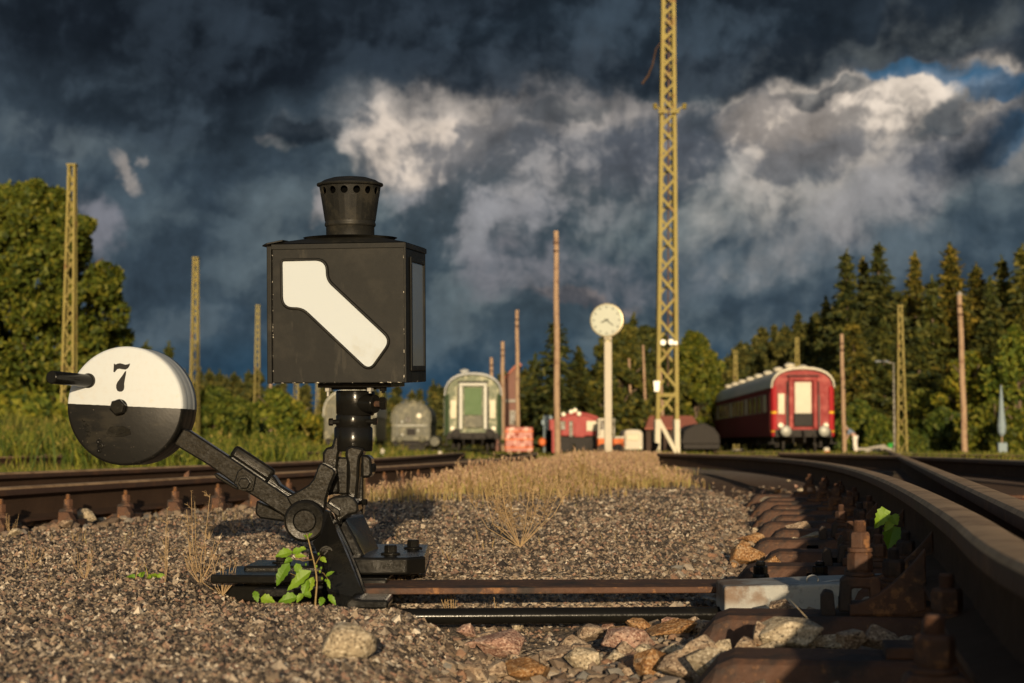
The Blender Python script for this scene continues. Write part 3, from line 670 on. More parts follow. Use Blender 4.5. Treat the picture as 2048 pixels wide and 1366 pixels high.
# column: socket, collar, lower barrel
YC=4.47; K=YC/F
c=mb()
def lat(m,u,prof,Y=YC,n=40):
    """lathe around a vertical axis; profile rows are (half width px, v)"""
    o=S(u,prof[-1][1],Y); return m.lathe(o,[(r*K,S(u,v,Y).z-o.z) for r,v in prof],n)
lat(c,711,[(38,782),(39,785),(38.5,826),(36,831)][::-1]); c.build('lantern_socket',B,stand,auto=40)
c=mb(); lat(c,707,[(34,830),(35,833),(35,850),(34,854)][::-1]); col=c.build('collar',B,stand,auto=40)
for u0,u1,v in((674,662,844),(738,750,843)):
    s=mb(); s.tube(S((u0*2+707)/3,v,YC-.02),S(u1,v,YC-.03),.0065,n=12); s.hexnut(S(u1-(4 if u1>u0 else -4),v,YC-.03),.0095,.011,(1 if u1>u0 else -1,0,0)); s.build('set_screw',B,col)
c=mb(); lat(c,707,[(36,853),(38.5,857),(38.5,900),(37,903)][::-1]); c.build('barrel',B,stand,auto=40)
# boss with the large clamping bolt on the right of the socket
bs=mb(); a=S(738,807,YC-.035); b2=S(752,808,YC-.05); bs.tube(S(716,806,YC-.02),b2,.0245,.0235,28); bo=bs.build('bolt_boss',B,stand,bevel=.003,auto=40)
s=mb(); s.tube(S(750,808,YC-.05),S(764,808,YC-.062),.008,n=16); s.build('bolt_shank',M['rust'],bo)
s=mb(); h0=S(761,807,YC-.06); s.hexnut(h0,.0175,.014,(1,-.12,0),.15); s.build('bolt_head',B,bo,bevel=.001)
# two cranked arms that come down from the barrel
c=mb(); P=Z3((478,330),(520,280),(575,275),(560,300),(530,345),(505,420),(497,500),(505,560),(508,640),(440,660),(418,640),(412,560),(412,420),(430,385),(465,378)); c.plate(P,4.44,4.52); c.build('fork_arm',B,stand,bevel=.006)
c=mb(); P=Z3((545,385),(575,372),(615,378),(640,385),(652,400),(640,420),(628,440),(622,480),(620,560),(612,640),(606,705),(560,660),(548,640),(556,560),(553,480),(540,430)); c.plate(P,4.385,4.47); c.build('fork_arm',B,stand,bevel=.007)
c=mb(); P=Z3((500,440),(560,440),(556,650),(470,650),(480,560)); c.plate(P,4.46,4.55); c.build('inner_web',B,stand,bevel=.004)
c=mb(); P=Z3((612,480),(645,470),(645,700),(640,770),(612,700)); c.plate(P,4.46,4.53); c.build('rear_web',B,stand,bevel=.004)
# bearing block and its bolt on the right
c=mb(); P=Z3((632,425),(672,428),(690,450),(694,535),(680,556),(634,558)); c.plate(P,4.37,4.47); bb=c.build('bearing_block',B,stand,bevel=.006)
c=mb(); c.hexnut(S(*Z3((686,500))[0],4.40),.012,.012,(1,-.35,0)); c.build('bolt_head',B,bb,bevel=.001)
c=mb(); c.tube(S(*Z3((632,697))[0],4.42),S(*Z3((648,695))[0],4.40),.0055,n=10); c.hexnut(S(*Z3((645,695))[0],4.405),.0085,.009,(1,-.3,0)); c.build('set_screw',B,stand)
# wing of the crank
c=mb(); P=Z1((1120,760),(1180,730),(1222,705),(1246,675),(1262,630),(1276,603),(1300,612),(1338,632),(1344,650),(1322,700),(1300,770),(1296,830),(1270,860),(1180,870)); c.plate(P,4.315,4.36); c.build('crank_wing',B,stand,bevel=.004)
# lever arm
c=mb(); P=Z1((652,448),(676,455),(760,510),(915,612),(1150,772),(1170,800),(1150,850),(1118,852),(1000,775),(890,705),(770,618),(607,520)); c.plate(P,4.345,4.385); arm=c.build('lever_arm',B,stand,bevel=.004)
c=mb(); P=Z1((900,640),(925,625),(985,665),(970,735),(940,738),(880,700)); c.plate(P,4.338,4.35); c.build('bolt_pad',B,arm,bevel=.003)
RX=Matrix.Rotation(PI/2,3,'X')
p=S(*Z1((932,697))[0],4.338); c=mb(); c.lathe(p,[(.0195,0),(.0195,.004),(.0185,.0045)],28,R=RX); c.hexnut(p-Vector((0,.0045,0)),.0150,.009,(0,-1,0),.3); c.build('arm_bolt',B,arm,bevel=.0012)
for dx,dz in((-.005,.004),(.005,.004),(0,-.005)):
    pass
# hollow second bar behind the arm
c=mb(); a=S(*Z1((878,548))[0],4.43); b=S(*Z1((1060,668))[0],4.43); d=(b-a).normalized(); c.bar(a,b,.035,.030,(0,-1,0)); c.build('upper_bar',B,stand,bevel=.010,seg=3)
c=mb(); P=Z1((1030,690),(1052,655),(1068,670),(1090,705),(1160,748),(1230,790),(1140,800)); c.plate(P,4.39,4.45); c.build('upper_link',B,stand,bevel=.005)
c=mb(); P=Z1((985,775),(1120,840),(1125,872),(1105,872),(1000,858),(978,835)); c.plate(P,4.40,4.46); c.build('lower_bar',B,stand,bevel=.005)
c=mb(); P=Z1((790,655),(800,650),(900,715),(905,730),(880,720),(800,672)); c.plate(P,4.39,4.43); c.build('lower_rib',B,stand,bevel=.003)
# pivot hub
hp=S(609,1042,4.275); RX=Matrix.Rotation(PI/2,3,'X')
c=mb(); c.lathe(hp+Vector((0,.08,0)),[(.0500,0),(.0515,.004),(.0515,.070),(.0490,.078),(.0445,.0805),(.029,.0795),(.028,.0785),(.0275,.0775),(.0268,.0785),(.025,.080)],48,R=RX); c.build('pivot_hub',B,stand,auto=18)
# saddle casting
c=mb(); P=Z3((436,700),(450,675),(480,662),(560,655),(590,668),(612,700),(618,740),(606,760),(560,770),(520,800),(510,830),(492,800),(470,745)); c.plate(P,4.34,4.52); c.build('saddle',B,stand,bevel=.010,seg=3)
c=mb(); P=Z3((430,702),(440,695),(508,740),(512,775),(495,775),(432,722)); c.plate(P,4.318,4.35); c.build('saddle_lip',B,stand,bevel=.003)
# front leg: tall wedge plate
c=mb(); P=Z3((420,740),(452,752),(500,850),(560,975),(610,1100),(664,1252),(660,1262),(560,1265),(540,1290),(485,1290),(440,1200),(405,1080),(372,960),(352,925),(400,880))
YL=lambda v:4.285-.335*max(0,(v-1040)/(1213-1040))
c.prism([S(u,v,YL(v)) for u,v in P],(0,.05,0)); fl=c.build('front_leg',B,stand,bevel=.004)
p=S(*Z3((436,982))[0],YL(1105)-.002); c=mb(); c.lathe(p,[(.0155,0),(.0165,.003),(.0165,.012),(.013,.012),(.012,.008),(.008,.008),(.007,.013)],28,R=RX); c.build('leg_boss',B,fl,auto=40)
c=mb(); P=Z3((545,1262),(575,1240),(640,1250),(780,1252),(790,1275),(780,1305),(560,1305),(540,1290)); c.plate(P,3.86,4.02); c.build('foot',B,stand,bevel=.006)
# rear leg: broad sloped casting with a flat top face to the right
c=mb()
a0=S(*Z3((535,775))[0],4.42); a1=S(*Z3((648,760))[0],4.62); b1=S(*Z3((752,995))[0],4.70); b0=S(*Z3((672,1040))[0],4.44)
t=Vector((-.045,.0,-.012)); c.add([a0,a1,b1,b0,a0+t*1.1,a1+t,b1+t*1.3,b0+t*1.6],[(0,1,2,3),(7,6,5,4),(0,4,5,1),(1,5,6,2),(2,6,7,3),(3,7,4,0)]); c.build('rear_leg',B,stand,bevel=.008,seg=3)
c=mb(); P=Z3((500,830),(530,790),(545,800),(600,900),(668,1038),(600,1045),(560,960)); c.plate(P,4.40,4.46); c.build('leg_rib',B,stand,bevel=.006)
# base plates, bolts
def slab(m,x0,x1,y0,y1,z0,z1): return m.box(((x0+x1)/2,(y0+y1)/2,(z0+z1)/2),(x1-x0,y1-y0,z1-z0))
c=mb(); P=[(-.41,4.30),(-.255,4.30),(-.215,4.36),(-.228,4.84),(-.25,4.88),(-.50,4.88),(-.52,4.5)]
c.prism([Vector((x,y,.012)) for x,y in P],(0,0,.042)); bp=c.build('base_plate',B,stand,bevel=.006,seg=3)
c=mb(); P=[(-.40,4.22),(-.30,4.22),(-.295,4.6),(-.40,4.6)]; c.prism([Vector((x,y,-.10)) for x,y in P],(0,0,.108)); c.build('base_packing',B,stand,bevel=.004)
def basebolt(x,y,z,r=.0165):
    m=mb(); m.lathe((x,y,z),[(r*1.5,0),(r*1.5,.004),(r*1.1,.006)],24); m.hexnut((x,y,z+.005),r,.019,rot=.5); m.build('base_bolt',B,bp,bevel=.001)
basebolt(-.305,4.42,.054); basebolt(-.262,4.66,.054)
c=mb(); c.prism([Vector((x,y,.0)) for x,y in[(-.72,4.20),(-.56,4.18),(-.53,4.22),(-.45,4.22),(-.45,4.5),(-.71,4.5)]],(0,0,.020)); c.build('tie_plate',B,stand,bevel=.004)
c=mb(); slab(c,-.665,-.46,4.36,4.58,-.03,.030); lp=c.build('base_plate',B,stand,bevel=.006)
m=mb(); m.lathe((-.585,4.47,.030),[(.024,0),(.024,.004)],20); m.hexnut((-.585,4.47,.034),.015,.018); m.build('base_bolt',B,lp,bevel=.001)
c=mb(); slab(c,-.60,-.44,4.10,4.2,-.024,-.004); c.build('lower_plate',B,stand,bevel=.003)

# counterweight disc, built round its own axis and then set on the arm
DR=.1475; DT=.128
def weight_mat():
    m=mk('two_tone_weight_paint',(.49,.52,.53),.5,0,.04,6,.25,40,dist=.0015); t=NT(m.node_tree); b=t.n['Principled BSDF']
    white=b.inputs['Base Color'].links[0].from_socket; rw=b.inputs['Roughness'].links[0].from_socket
    tc=t.node('ShaderNodeTexCoord').outputs['Object']; sp=t.node('ShaderNodeSeparateXYZ'); t.l.new(tc,sp.inputs[0])
    n=t.noise(tc,60,3,.6).outputs[0]
    zz=t.m('ADD',t.m('ADD',sp.outputs[2],t.m('MULTIPLY',sp.outputs[0],.045)),t.m('MULTIPLY',t.m('SUBTRACT',n,.5),.0022))
    f=t.m('LESS_THAN',zz,-.001)
    sm=t.noise(t.vm('MULTIPLY',tc,(1,1,2.2)),9,4,.6).outputs[0]; drk=t.mix(t.smooth(sm,.52,.66),(.0085,.008,.007),(.020,.0175,.013))
    spk=t.noise(tc,260,2,.5).outputs[0]; drk=t.mix(t.smooth(spk,.70,.74),drk,(.20,.17,.13))
    st=t.noise(t.vm('MULTIPLY',tc,(1,.2,1)),70,3,.6).outputs[0]; wh=t.mix(t.m('MULTIPLY',t.smooth(st,.45,.7),.22),white,(.45,.43,.40))
    dirt=t.noise(tc,24,5,.7).outputs[0]; wh=t.mix(t.m('MULTIPLY',t.smooth(dirt,.60,.72),.35),wh,(.50,.44,.34))
    t.put(b.inputs['Base Color'],t.mix(f,wh,drk)); b.inputs['Specular IOR Level'].default_value=.22; t.put(b.inputs['Roughness'],t.m('ADD',t.m('MULTIPLY',f,-.15),.52)); return m
M['weight']=weight_mat()
dc=S(249.5,811.5,4.335)
wt=bpy.data.objects.new('tmp',None)
m=MB(); m.lathe((0,DT,0),[(DR-.004,0),(DR,.004),(DR,.030),(DR-.0005,.034),(DR-.0005,.042),(DR,.046),(DR,.076),(DR-.0005,.080),(DR,.085),(DR,DT-.006),(DR-.0025,DT-.0018),(DR-.007,DT)],96,R=RX)
weight=m.build('counterweight',M['weight'],stand,auto=50); weight.location=dc-BASE; weight.rotation_euler=(0,0,math.radians(-5.5))
s=1/807.0
def Q(zx,zy,dy=0): return Vector(((80+zx/2.276-249.5)*s,dy,-(660+zy/2.276-811.5)*s))
m=MB(); m.lathe(Q(362,352),[(.0205,0),(.0205,.002)],32,R=RX); m.hexnut(Q(362,352)-Vector((0,.002,0)),.0205,.020,(0,-1,0),.52); m.build('centre_bolt',B,weight,bevel=.0015)
M['numeral']=mk('numeral_paint',(.012,.011,.010),.6,0,.2,40,.1,60,spec=.2)
m=MB()
for pts in([(333,152),(341,157),(350,153),(362,151),(374,154),(386,158),(398,156),(408,152),(406,163),(399,174),(388,180),(374,179),(360,176),(349,178),(342,186),(338,192),(331,191)],
           [(391,186),(389,205),(385,225),(382,245),(383,262),(380,273),(372,280),(360,281),(350,276),(345,264),(345,250),(351,236),(362,222),(374,206),(384,190)]):
    m.prism([Q(x,y,.0005) for x,y in pts],(0,-.0013,0))
m.build('number',M['numeral'],weight)
m=MB(); a=Q(216,231,.01); d=Vector((-.045,-.150,.004)); m.tube(a,a+d,.0158,.0158,28); m.build('handle',B,weight,bevel=.0025,auto=40)
m=MB(); m.lathe(Q(213,230,.001),[(.0185,0),(.0185,.002),(.016,.003)],28,R=RX); m.build('handle_seat',M['black_matt'],weight)
# cast marks in the black half: small rings and a lozenge
m=MB()
for x,y,r in((268,508,12),(274,528,15),(270,548,11),(290,526,8)): m.lathe(Q(x,y,.0),[(r*.44*s,0),(r*.44*s,.0015),(r*.28*s,.0025),(r*.18*s,.0010)],20,R=RX)
for k,(x,y) in enumerate(((190,412),(196,436),(203,458),(212,478),(206,430),(218,462))): m.box(Q(x,y),(.006,.003,.0022),Matrix.Rotation(.9+.3*k,3,'Y')); m.box(Q(x+8,y+4),(.005,.003,.0022),Matrix.Rotation(-.5+.3*k,3,'Y'))
m.prism([Q(x,y,.0005) for x,y in((318,462),(350,448),(398,462),(352,478))],(0,-.002,0)); m.prism([Q(x,y,.0005) for x,y in((300,470),(318,440),(380,436),(412,452),(418,474),(380,486),(320,486))],(0,-.0012,0))
m.build('cast_mark',B,weight,bevel=.0006)

# ------------------------------------------------------------------ the lantern
LW,LD,LH=.338,.262,.346
def case_mat():
    m=mk('lantern_sheet_paint',(.0125,.0122,.0105),.5,0,.2,7,.2,16,patch=((.021,.0195,.016),10,.58,.1),patch2=((.5,.46,.38),60,.79,.012),spec=.18,dist=.003)
    t=NT(m.node_tree); b=t.n['Principled BSDF']; old=b.inputs['Base Color'].links[0].from_socket
    tc=t.node('ShaderNodeTexCoord').outputs['Object']; sp=t.node('ShaderNodeSeparateXYZ'); t.l.new(tc,sp.inputs[0])
    n=t.noise(tc,75,5,.7).outputs[0]
    edge=t.m('MAXIMUM',t.m('MULTIPLY',t.smooth(sp.outputs[0],LW/2-.009,LW/2-.001),t.smooth(sp.outputs[1],-LD/2+.012,-LD/2+.002)),t.m('MAXIMUM',t.smooth(sp.outputs[0],-LW/2+.010,-LW/2+.001),t.smooth(sp.outputs[2],.009,.001)))
    chip=t.m('GREATER_THAN',t.m('ADD',n,t.m('MULTIPLY',edge,.22)),.80)
    n2=t.noise(t.vm('MULTIPLY',tc,(1,1,.25)),26,5,.65).outputs[0]
    c=t.mix(t.m('MULTIPLY',t.smooth(n2,.60,.70),.55),old,(.040,.036,.028)); c=t.mix(t.m('MULTIPLY',chip,t.smooth(sp.outputs[1],LD/2,.0)),c,(.52,.48,.40)); t.put(b.inputs['Base Color'],c); return m
lan=thing('signal_lantern','black sheet metal switch lantern with an ivory slanted arrow pane and flared chimney','lantern',(0,0,0))
Rl=Matrix.Rotation(math.radians(-8.5),3,'Z')@Matrix.Rotation(math.radians(2.6),3,'X')
lan.rotation_euler=Rl.to_euler()
pf=S(677,766.5,4.33); lan.location=pf-Rl@Vector((0,-LD/2,0))
BM=M['black_matt']; kx=LW/775.0
def A(zx,zy,y=-LD/2): return Vector(((zx-522.5)*kx,y,(1255-zy)*kx*.985))
m=MB(); m.box((0,0,LH/2),(LW,LD,LH)); cs=m.build('case',case_mat(),lan,bevel=.003)
# seam strips along the top edge and corners
m=MB(); m.box((0,-LD/2-.001,LH-.006),(LW+.002,.004,.013)); m.box((LW/2+.001,0,LH-.006),(.004,LD,.013)); m.box((LW/2+.0005,-LD/2-.0005,LH/2),(.005,.005,LH*.995)); m.build('seam_strip',BM,cs,bevel=.001)
# shallow domed roof
m=MB(); n=40; rings=[]
for k,(f,hh) in enumerate(((1.0,0),(.93,.008),(.80,.0155),(.62,.021),(.5,.0235))):
    ring=[]
    for i in range(n):
        t=2*PI*i/n; cx,cy=math.cos(t),math.sin(t); q=max(abs(cx),abs(cy)); sq=Vector((cx/q*LW/2,cy/q*LD/2,0)); ci=Vector((cx*.12,cy*.12,0)); w=min(1,k/3.0)
        p=(sq*(1-w)+ci*w)*(f if k<3 else 1)*(1 if k<3 else f/.62); ring.append(Vector((p.x,p.y,LH+.002+hh)))
    rings.append(ring)
m.add([p for r in rings for p in r],[(k*n+i,k*n+(i+1)%n,(k+1)*n+(i+1)%n,(k+1)*n+i) for k in range(len(rings)-1) for i in range(n)]+[tuple((len(rings)-1)*n+i for i in range(n))])
m.build('roof',BM,lan,auto=45)
# chimney: collar, ring, flared cowl, rim, cap
cz=LH+.018
m=MB(); m.lathe((0,0,cz),[(.0615,0),(.0615,.034),(.063,.036)],48); ch=m.build('chimney',BM,lan,auto=40)
m=MB(); m.lathe((0,0,cz),[(.0635,.034),(.0650,.0365),(.0650,.041),(.0635,.044),(.0640,.047),(.0640,.050)],48); m.build('ring',BM,ch,auto=40)
def cowl():
    """flared cowl with a row of round vent holes near the rim"""
    m=MB(); nh=15; z0,z1=cz+.049,cz+.138; r0,r1=.0650,.0785
    R=lambda z:r0+(r1-r0)*(z-z0)/(z1-z0)
    zc=z1-.0155; hr=.0095; q=.0118; per=2*PI/nh
    def pt(a,z,ins=0): return Vector(((R(z)-ins)*math.cos(a),(R(z)-ins)*math.sin(a),z))
    for k in range(nh):
        ac=(k+.35)*per; aw=per/2
        sqr=[]; cir=[]; cin=[]
        for i in range(16):
            t=2*PI*i/16; c_,s_=math.cos(t),math.sin(t); qq=max(abs(c_),abs(s_))
            sqr.append(pt(ac+aw*c_/qq,zc+q*s_/qq)); cir.append(pt(ac+hr*c_/R(zc),zc+hr*s_)); cin.append(pt(ac+hr*c_/R(zc),zc+hr*s_,.003))
        m.add(sqr+cir+cin,[(i,(i+1)%16,16+(i+1)%16,16+i) for i in range(16)]+[(16+i,16+(i+1)%16,32+(i+1)%16,32+i) for i in range(16)])
    na=nh*2
    for za,zb in((z0,(z0+zc-q)/2),((z0+zc-q)/2,zc-q),(zc+q,z1)):
        vs=[pt(2*PI*i/na+.35*per,za) for i in range(na)]+[pt(2*PI*i/na+.35*per,zb) for i in range(na)]
        m.add(vs,[(i,(i+1)%na,na+(i+1)%na,na+i) for i in range(na)])
    o=m.build('cowl',BM,ch); return o
cowl()
m=MB(); m.lathe((0,0,cz),[(.050,.052),(.060,.137)],40); m.build('inner_shell',M['dark'],ch)
m=MB(); m.lathe((0,0,cz),[(.0785,.136),(.0838,.1375),(.0850,.1405),(.0838,.1435),(.078,.1450),(.066,.1520),(.045,.1585),(.02,.1615),(.002,.162)],56); m.build('cap',BM,ch,auto=30)
m=MB(); m.bar((.0655*math.cos(-1.38),.0655*math.sin(-1.38),cz+.05),(.0745*math.cos(-1.38),.0745*math.sin(-1.38),cz+.112),.003,.003); m.build('seam',BM,ch)
# arrow pane with raised rim
def rounded(pts,rad,n=6):
    out=[]; L=len(pts)
    for i in range(L):
        p=Vector(pts[i]); a=(Vector(pts[i-1])-p); b=(Vector(pts[(i+1)%L])-p); r=rad[i]
        la,lb=min(r,a.length*.49),min(r,b.length*.49); a=p+a.normalized()*la; b=p+b.normalized()*lb
        for k in range(n+1):
            t=k/n; out.append(((a*(1-t)+p*t)*(1-t)+(p*(1-t)+b*t)*t))
    return out
AR=rounded([(201,548),(452,546),(456,662),(824,1010),(702,1178),(318,814),(203,812)],[12,62,40,52,48,45,62])
def off(pts,d):
    out=[]; L=len(pts)
    for i in range(L):
        a=pts[i]-pts[i-1]; b=pts[(i+1)%L]-pts[i]
        if a.length<1e-6: a=b
        if b.length<1e-6: b=a
        n=(Vector((a.y,-a.x)).normalized()+Vector((b.y,-b.x)).normalized()); n.normalize(); out.append(pts[i]+n*d)
    return out
yF=-LD/2
m=MB(); m.prism([A(p.x,p.y,yF+.001) for p in AR],(0,-.0035,0)); m.build('arrow_pane',M['ivory'],lan)
rings=[(0,-.0015),(1.5,-.0075),(9,-.0085),(14,-.006),(17,.0005)]
m=MB(); L=len(AR); vs=[]
for dd,yy in rings: vs+=[A(p.x,p.y,yF+yy) for p in off(AR,dd)]
m.add(vs,[(k*L+i,k*L+(i+1)%L,(k+1)*L+(i+1)%L,(k+1)*L+i) for k in range(len(rings)-1) for i in range(L)]); m.build('pane_rim',BM,lan,smooth=True)
# side pane (right flank) with frame
xR=LW/2
def side(y0,y1,z0,z1,x0,x1): return ((x0+x1)/2,(y0+y1)/2,(z0+z1)/2),(x1-x0,y1-y0,z1-z0)
def frame_side(m,y0,y1,z0,z1,w,xa,xb):
    for a in((y0-w,y0,z0-w,z1+w),(y1,y1+w,z0-w,z1+w),(y0,y1,z1,z1+w),(y0,y1,z0-w,z0)): m.box(*side(*a,xa,xb))
m=MB(); m.box(*side(-.062,.092,.042,.302,xR-.002,xR+.0015)); m.build('side_pane',M['greyglass'],lan)
m=MB(); frame_side(m,-.062,.092,.042,.302,.013,xR+.001,xR+.005); m.build('side_pane_frame',BM,lan,bevel=.002)
# door flange on the left with its rain flap
m=MB(); m.box((-LW/2-.007,-LD/2+.004,LH/2-.002),(.012,.012,LH*.99)); m.box((-LW/2-.012,0,LH/2),(.004,LD*.92,LH*.97)); m.build('door',BM,lan,bevel=.002)
m=MB(); m.add([Vector(p) for p in((-LW/2-.030,-LD/2+.02,LH+.001),(-LW/2-.012,-LD/2-.006,LH+.004),(-LW/2+.028,-LD/2+.0,LH+.012),(-LW/2+.045,LD/2-.03,LH+.013),(-LW/2-.03,LD/2-.03,LH+.001))]+
   [Vector(p)-Vector((0,0,.004)) for p in((-LW/2-.030,-LD/2+.02,LH+.001),(-LW/2-.012,-LD/2-.006,LH+.004),(-LW/2+.028,-LD/2+.0,LH+.012),(-LW/2+.045,LD/2-.03,LH+.013),(-LW/2-.03,LD/2-.03,LH+.001))],
   [(0,1,2,3,4),(9,8,7,6,5)]+[(i,(i+1)%5,5+(i+1)%5,5+i) for i in range(5)]); m.build('door_flap',BM,lan,bevel=.001)
# mounting plate and bolts underneath
m=MB(); m.box((.028,0,-.006),(.187,.17,.011)); m.box((.020,0,-.014),(.12,.12,.006)); mp=m.build('mounting_plate',B,lan,bevel=.002)
for x,y,mt in((-.042,-.072,'steel_bare'),(.066,-.072,'steel_bare'),(.098,-.065,'black')):
    m=MB(); m.hexnut((x,y,-.021),.009,.010); m.tube((x,y,-.033 if x<0 else -.026),(x,y,-.01),.0042,n=12); m.build('bolt',M[mt],mp)

# ------------------------------------------------------------------ rods from the stand to the track
m=MB(); m.prism([Vector(p) for p in((-.36,4.08,-.017),(.60,4.13,-.017),(.60,4.36,-.017),(-.36,4.33,-.017))],(0,0,.015)); o=m.build('flat_beam',M['rust'],bevel=.003); tag(o,'long flat rust-topped steel beam from the switch stand to the grey cover','beam')
m=MB(); a=Vector((-.31,3.97,-.057)); b=Vector((.58,4.03,-.057)); m.tube(a,b,.0185,n=24); o=m.build('switch_rod',B,auto=40); tag(o,'long black painted round rod lying in front of the flat rusty beam','rod')
m=MB(); m.prism([Vector(p) for p in((-.78,4.30,-.05),(-.36,4.24,-.05),(-.36,4.42,-.05),(-.80,4.42,-.05))],(0,0,.036)); o=m.build('beam_end',B,bevel=.004); tag(o,'short black beam end poking out left of the switch stand into dry grass','beam')
# grey cover
cv=thing('rod_cover','grey galvanised steel cover box over the rods, rust stained, between two sleepers','cover',(0,0,0))
m=MB(); x0,x1=.475,.93; P=[(x0-.004,3.905),(.74,3.90),(x1,4.0),(x1,4.16),(x0,4.10)]
top=[Vector((x,y,.0165+.012*(x-x0)/.45)) for x,y in P]; bot=[Vector((p.x,p.y,-.047)) for p in top]; n=5
off0=Vector((.6,4.0,0)); cv.location=off0
m=MB(off0); m.add(top+bot,[(0,1,2,3,4),(9,8,7,6,5)]+[(i,(i+1)%5,5+(i+1)%5,5+i) for i in range(5)]); m.build('casing',M['cover'],cv,bevel=.006,seg=3)
m=MB(off0); w=[Vector((.675+.013*math.cos(t),3.955+.0*t,.027+.010*math.sin(t))) for t in np.linspace(-1.2,4.0,12)]; w=w[::-1]+[Vector((.70+.02*k,3.955+.004*k,.0215+.004*math.sin(k))) for k in range(5)]
m.wire(w,.0022); m.build('wire_loop',M['steel_bare'],cv)
for u,v,lab in((1521,1142,'left of the two tarry black bolt knobs behind the grey cover'),(1640,1143,'right of the two tarry black bolt knobs behind the grey cover, partly shaded')):
    p=S(u,v,4.40); p.z=-.005
    m=MB(); m.lathe(p,[(.021,0),(.022,.006),(.020,.013)],20); m.hexnut(p+Vector((0,0,.013)),.0195,.020,rot=u); m.lathe(p+Vector((0,0,.033)),[(.012,0),(.0125,.004),(.010,.011)],16); o=m.build('bolt_knob',B,bevel=.0015); tag(o,lab,'bolt','tarry bolt knobs')
# ------------------------------------------------------------------ poles and masts
def G(u,Y):
    p=S(u,885,Y); return Vector((p.x,Y,gz1(p.x,Y)))
def topz(v,Y): return S(1024,v,Y).z
def lattice(label,u,Y,vtop,w0,w1,group,panels=14,lean=0,leg=.062,name='lattice_mast'):
    w0*=.76; w1*=.56
    b=G(u,Y); H=topz(vtop,Y)-b.z
    t=thing(name,label,'mast',b,random.uniform(-.15,.15),group)
    lg=leg
    def wd(z): return w0+(w1-w0)*z/H
    def cor(i,z):
        w=wd(z)/2; sx,sy=((-1,-1),(1,-1),(1,1),(-1,1))[i]; return Vector((sx*w+lean*z,sy*w,z))
    for i in range(4):
        m=MB(); m.bar(cor(i,-.2),cor(i,H),lg,lg,(0,1,0)); m.build('leg',M['mast'],t)
    m=MB(); zs=[0]; 
    while zs[-1]<H-.25: zs.append(min(H,zs[-1]+max(.42,wd(zs[-1])*1.5)))
    for f in range(4):
        a,b2=f,(f+1)%4
        for k in range(len(zs)-1):
            p,q=(a,b2) if k%2==0 else (b2,a)
            m.bar(cor(p,zs[k]),cor(q,zs[k+1]),lg*.62,lg*.3,(0,1,0) if f%2==0 else (1,0,0))
    m.build('bracing',M['mast'],t)
    m=MB(); m.box((lean*H,0,H+.03),(w1+.12,w1+.12,.06)); m.build('cap_plate',M['mast'],t)
    m=MB(); m.box((0,0,-.05),(w0+.5,w0+.5,.35)); m.build('footing',M['concrete'],t)
    return t
gl='olive yellow lattice masts along the left side'
lattice('tallest and nearest yellow lattice mast, in front of the big leafy tree',136.5,57,332,.52,.33,gl)
lattice('yellow lattice mast rising behind the right edge of the round counterweight',388,86,517,.54,.33,gl)
lattice('yellow lattice mast just left of the black lantern',513.5,115,612,.58,.33,gl)
lattice('stout yellow mast half hidden below the lantern, third from the right of its row',592,143,700,.62,.36,gl)
lattice('yellow mast seen below the lantern, right of the stout one',635,168,730,.60,.34,gl)
lattice('thin far yellow mast close beside the lantern column',657,195,760,.58,.34,gl)
lattice('thin far yellow mast right of the lantern column',762,215,775,.55,.34,gl)
gr_='yellow lattice masts on the right side'
lattice('tall yellow lattice mast right of the red coach, between the two wooden poles',1803,84,613,.60,.28,gr_,leg=.06)
lattice('top of a yellow mast showing over the roof middle of the red coach',1596,120,677,.5,.32,gr_)
lattice('top of a yellow mast showing over the far roof end of the red coach',1472,124,703,.5,.32,gr_)

# the big floodlight mast
YM=60; b=G(1333,YM); KM=YM/F
t=thing('floodlight_mast','very tall yellow lattice mast with white painted feet, reaching out of the photo','mast',b)
H=19.0; w0,w1=57*KM*.76,17*KM
def wdm(z): return w0*.92+(w1-w0*.92)*min(1,z/16)
def corm(i,z):
    w=wdm(z)/2; sx,sy=((-1,-1),(1,-1),(1,1),(-1,1))[i]; return Vector((sx*w+.0085*z,sy*w,z))
for i in (0,1,2,3):
    m=MB(); m.bar(corm(i,1.35),corm(i,H),.125,.11,(0,1,0)); lg_=m.build('leg',M['mast'],t)
    m=MB(); m.bar(corm(i,-.1),corm(i,1.35),.175,.15,(0,1,0)); m.build('white_foot',M['mast_white'],lg_)
m=MB(); zs=[1.5]
while zs[-1]<H: zs.append(zs[-1]+wdm(zs[-1])*1.35)
for f in range(4):
    for k in range(len(zs)-1):
        a,c=(f,(f+1)%4) if (k+f)%2==0 else ((f+1)%4,f)
        m.bar(corm(a,zs[k]+.05),corm(c,zs[k+1]-.05),.085,.035,(0,1,0) if f%2==0 else (1,0,0))
m.bar(corm(0,2.18),corm(1,2.18),.17,.12); m.bar(corm(3,2.18),corm(2,2.18),.17,.12)
m.build('bracing',M['mast'],t)
m=MB(); m.bar(corm(0,1.35)+Vector((.02,0,0)),corm(1,.15),.13,.06,(0,1,0)); m.build('white_brace',M['mast_white'],t)
m=MB(); m.bar(corm(0,.55)+Vector((-.05,-.12,0)),corm(0,.0)+Vector((-.42,-.2,-.35)),.2,.14,(0,1,0)); m.build('stay',M['dark'],t)
m=MB(); m.box((0,0,.0),(w0+.55,w0+.4,.30)); m.build('footing',M['concrete'],t,bevel=.03)
def LZ(v): return topz(v,YM)-b.z
def LX(u,v): return S(u,v,YM).x-b.x
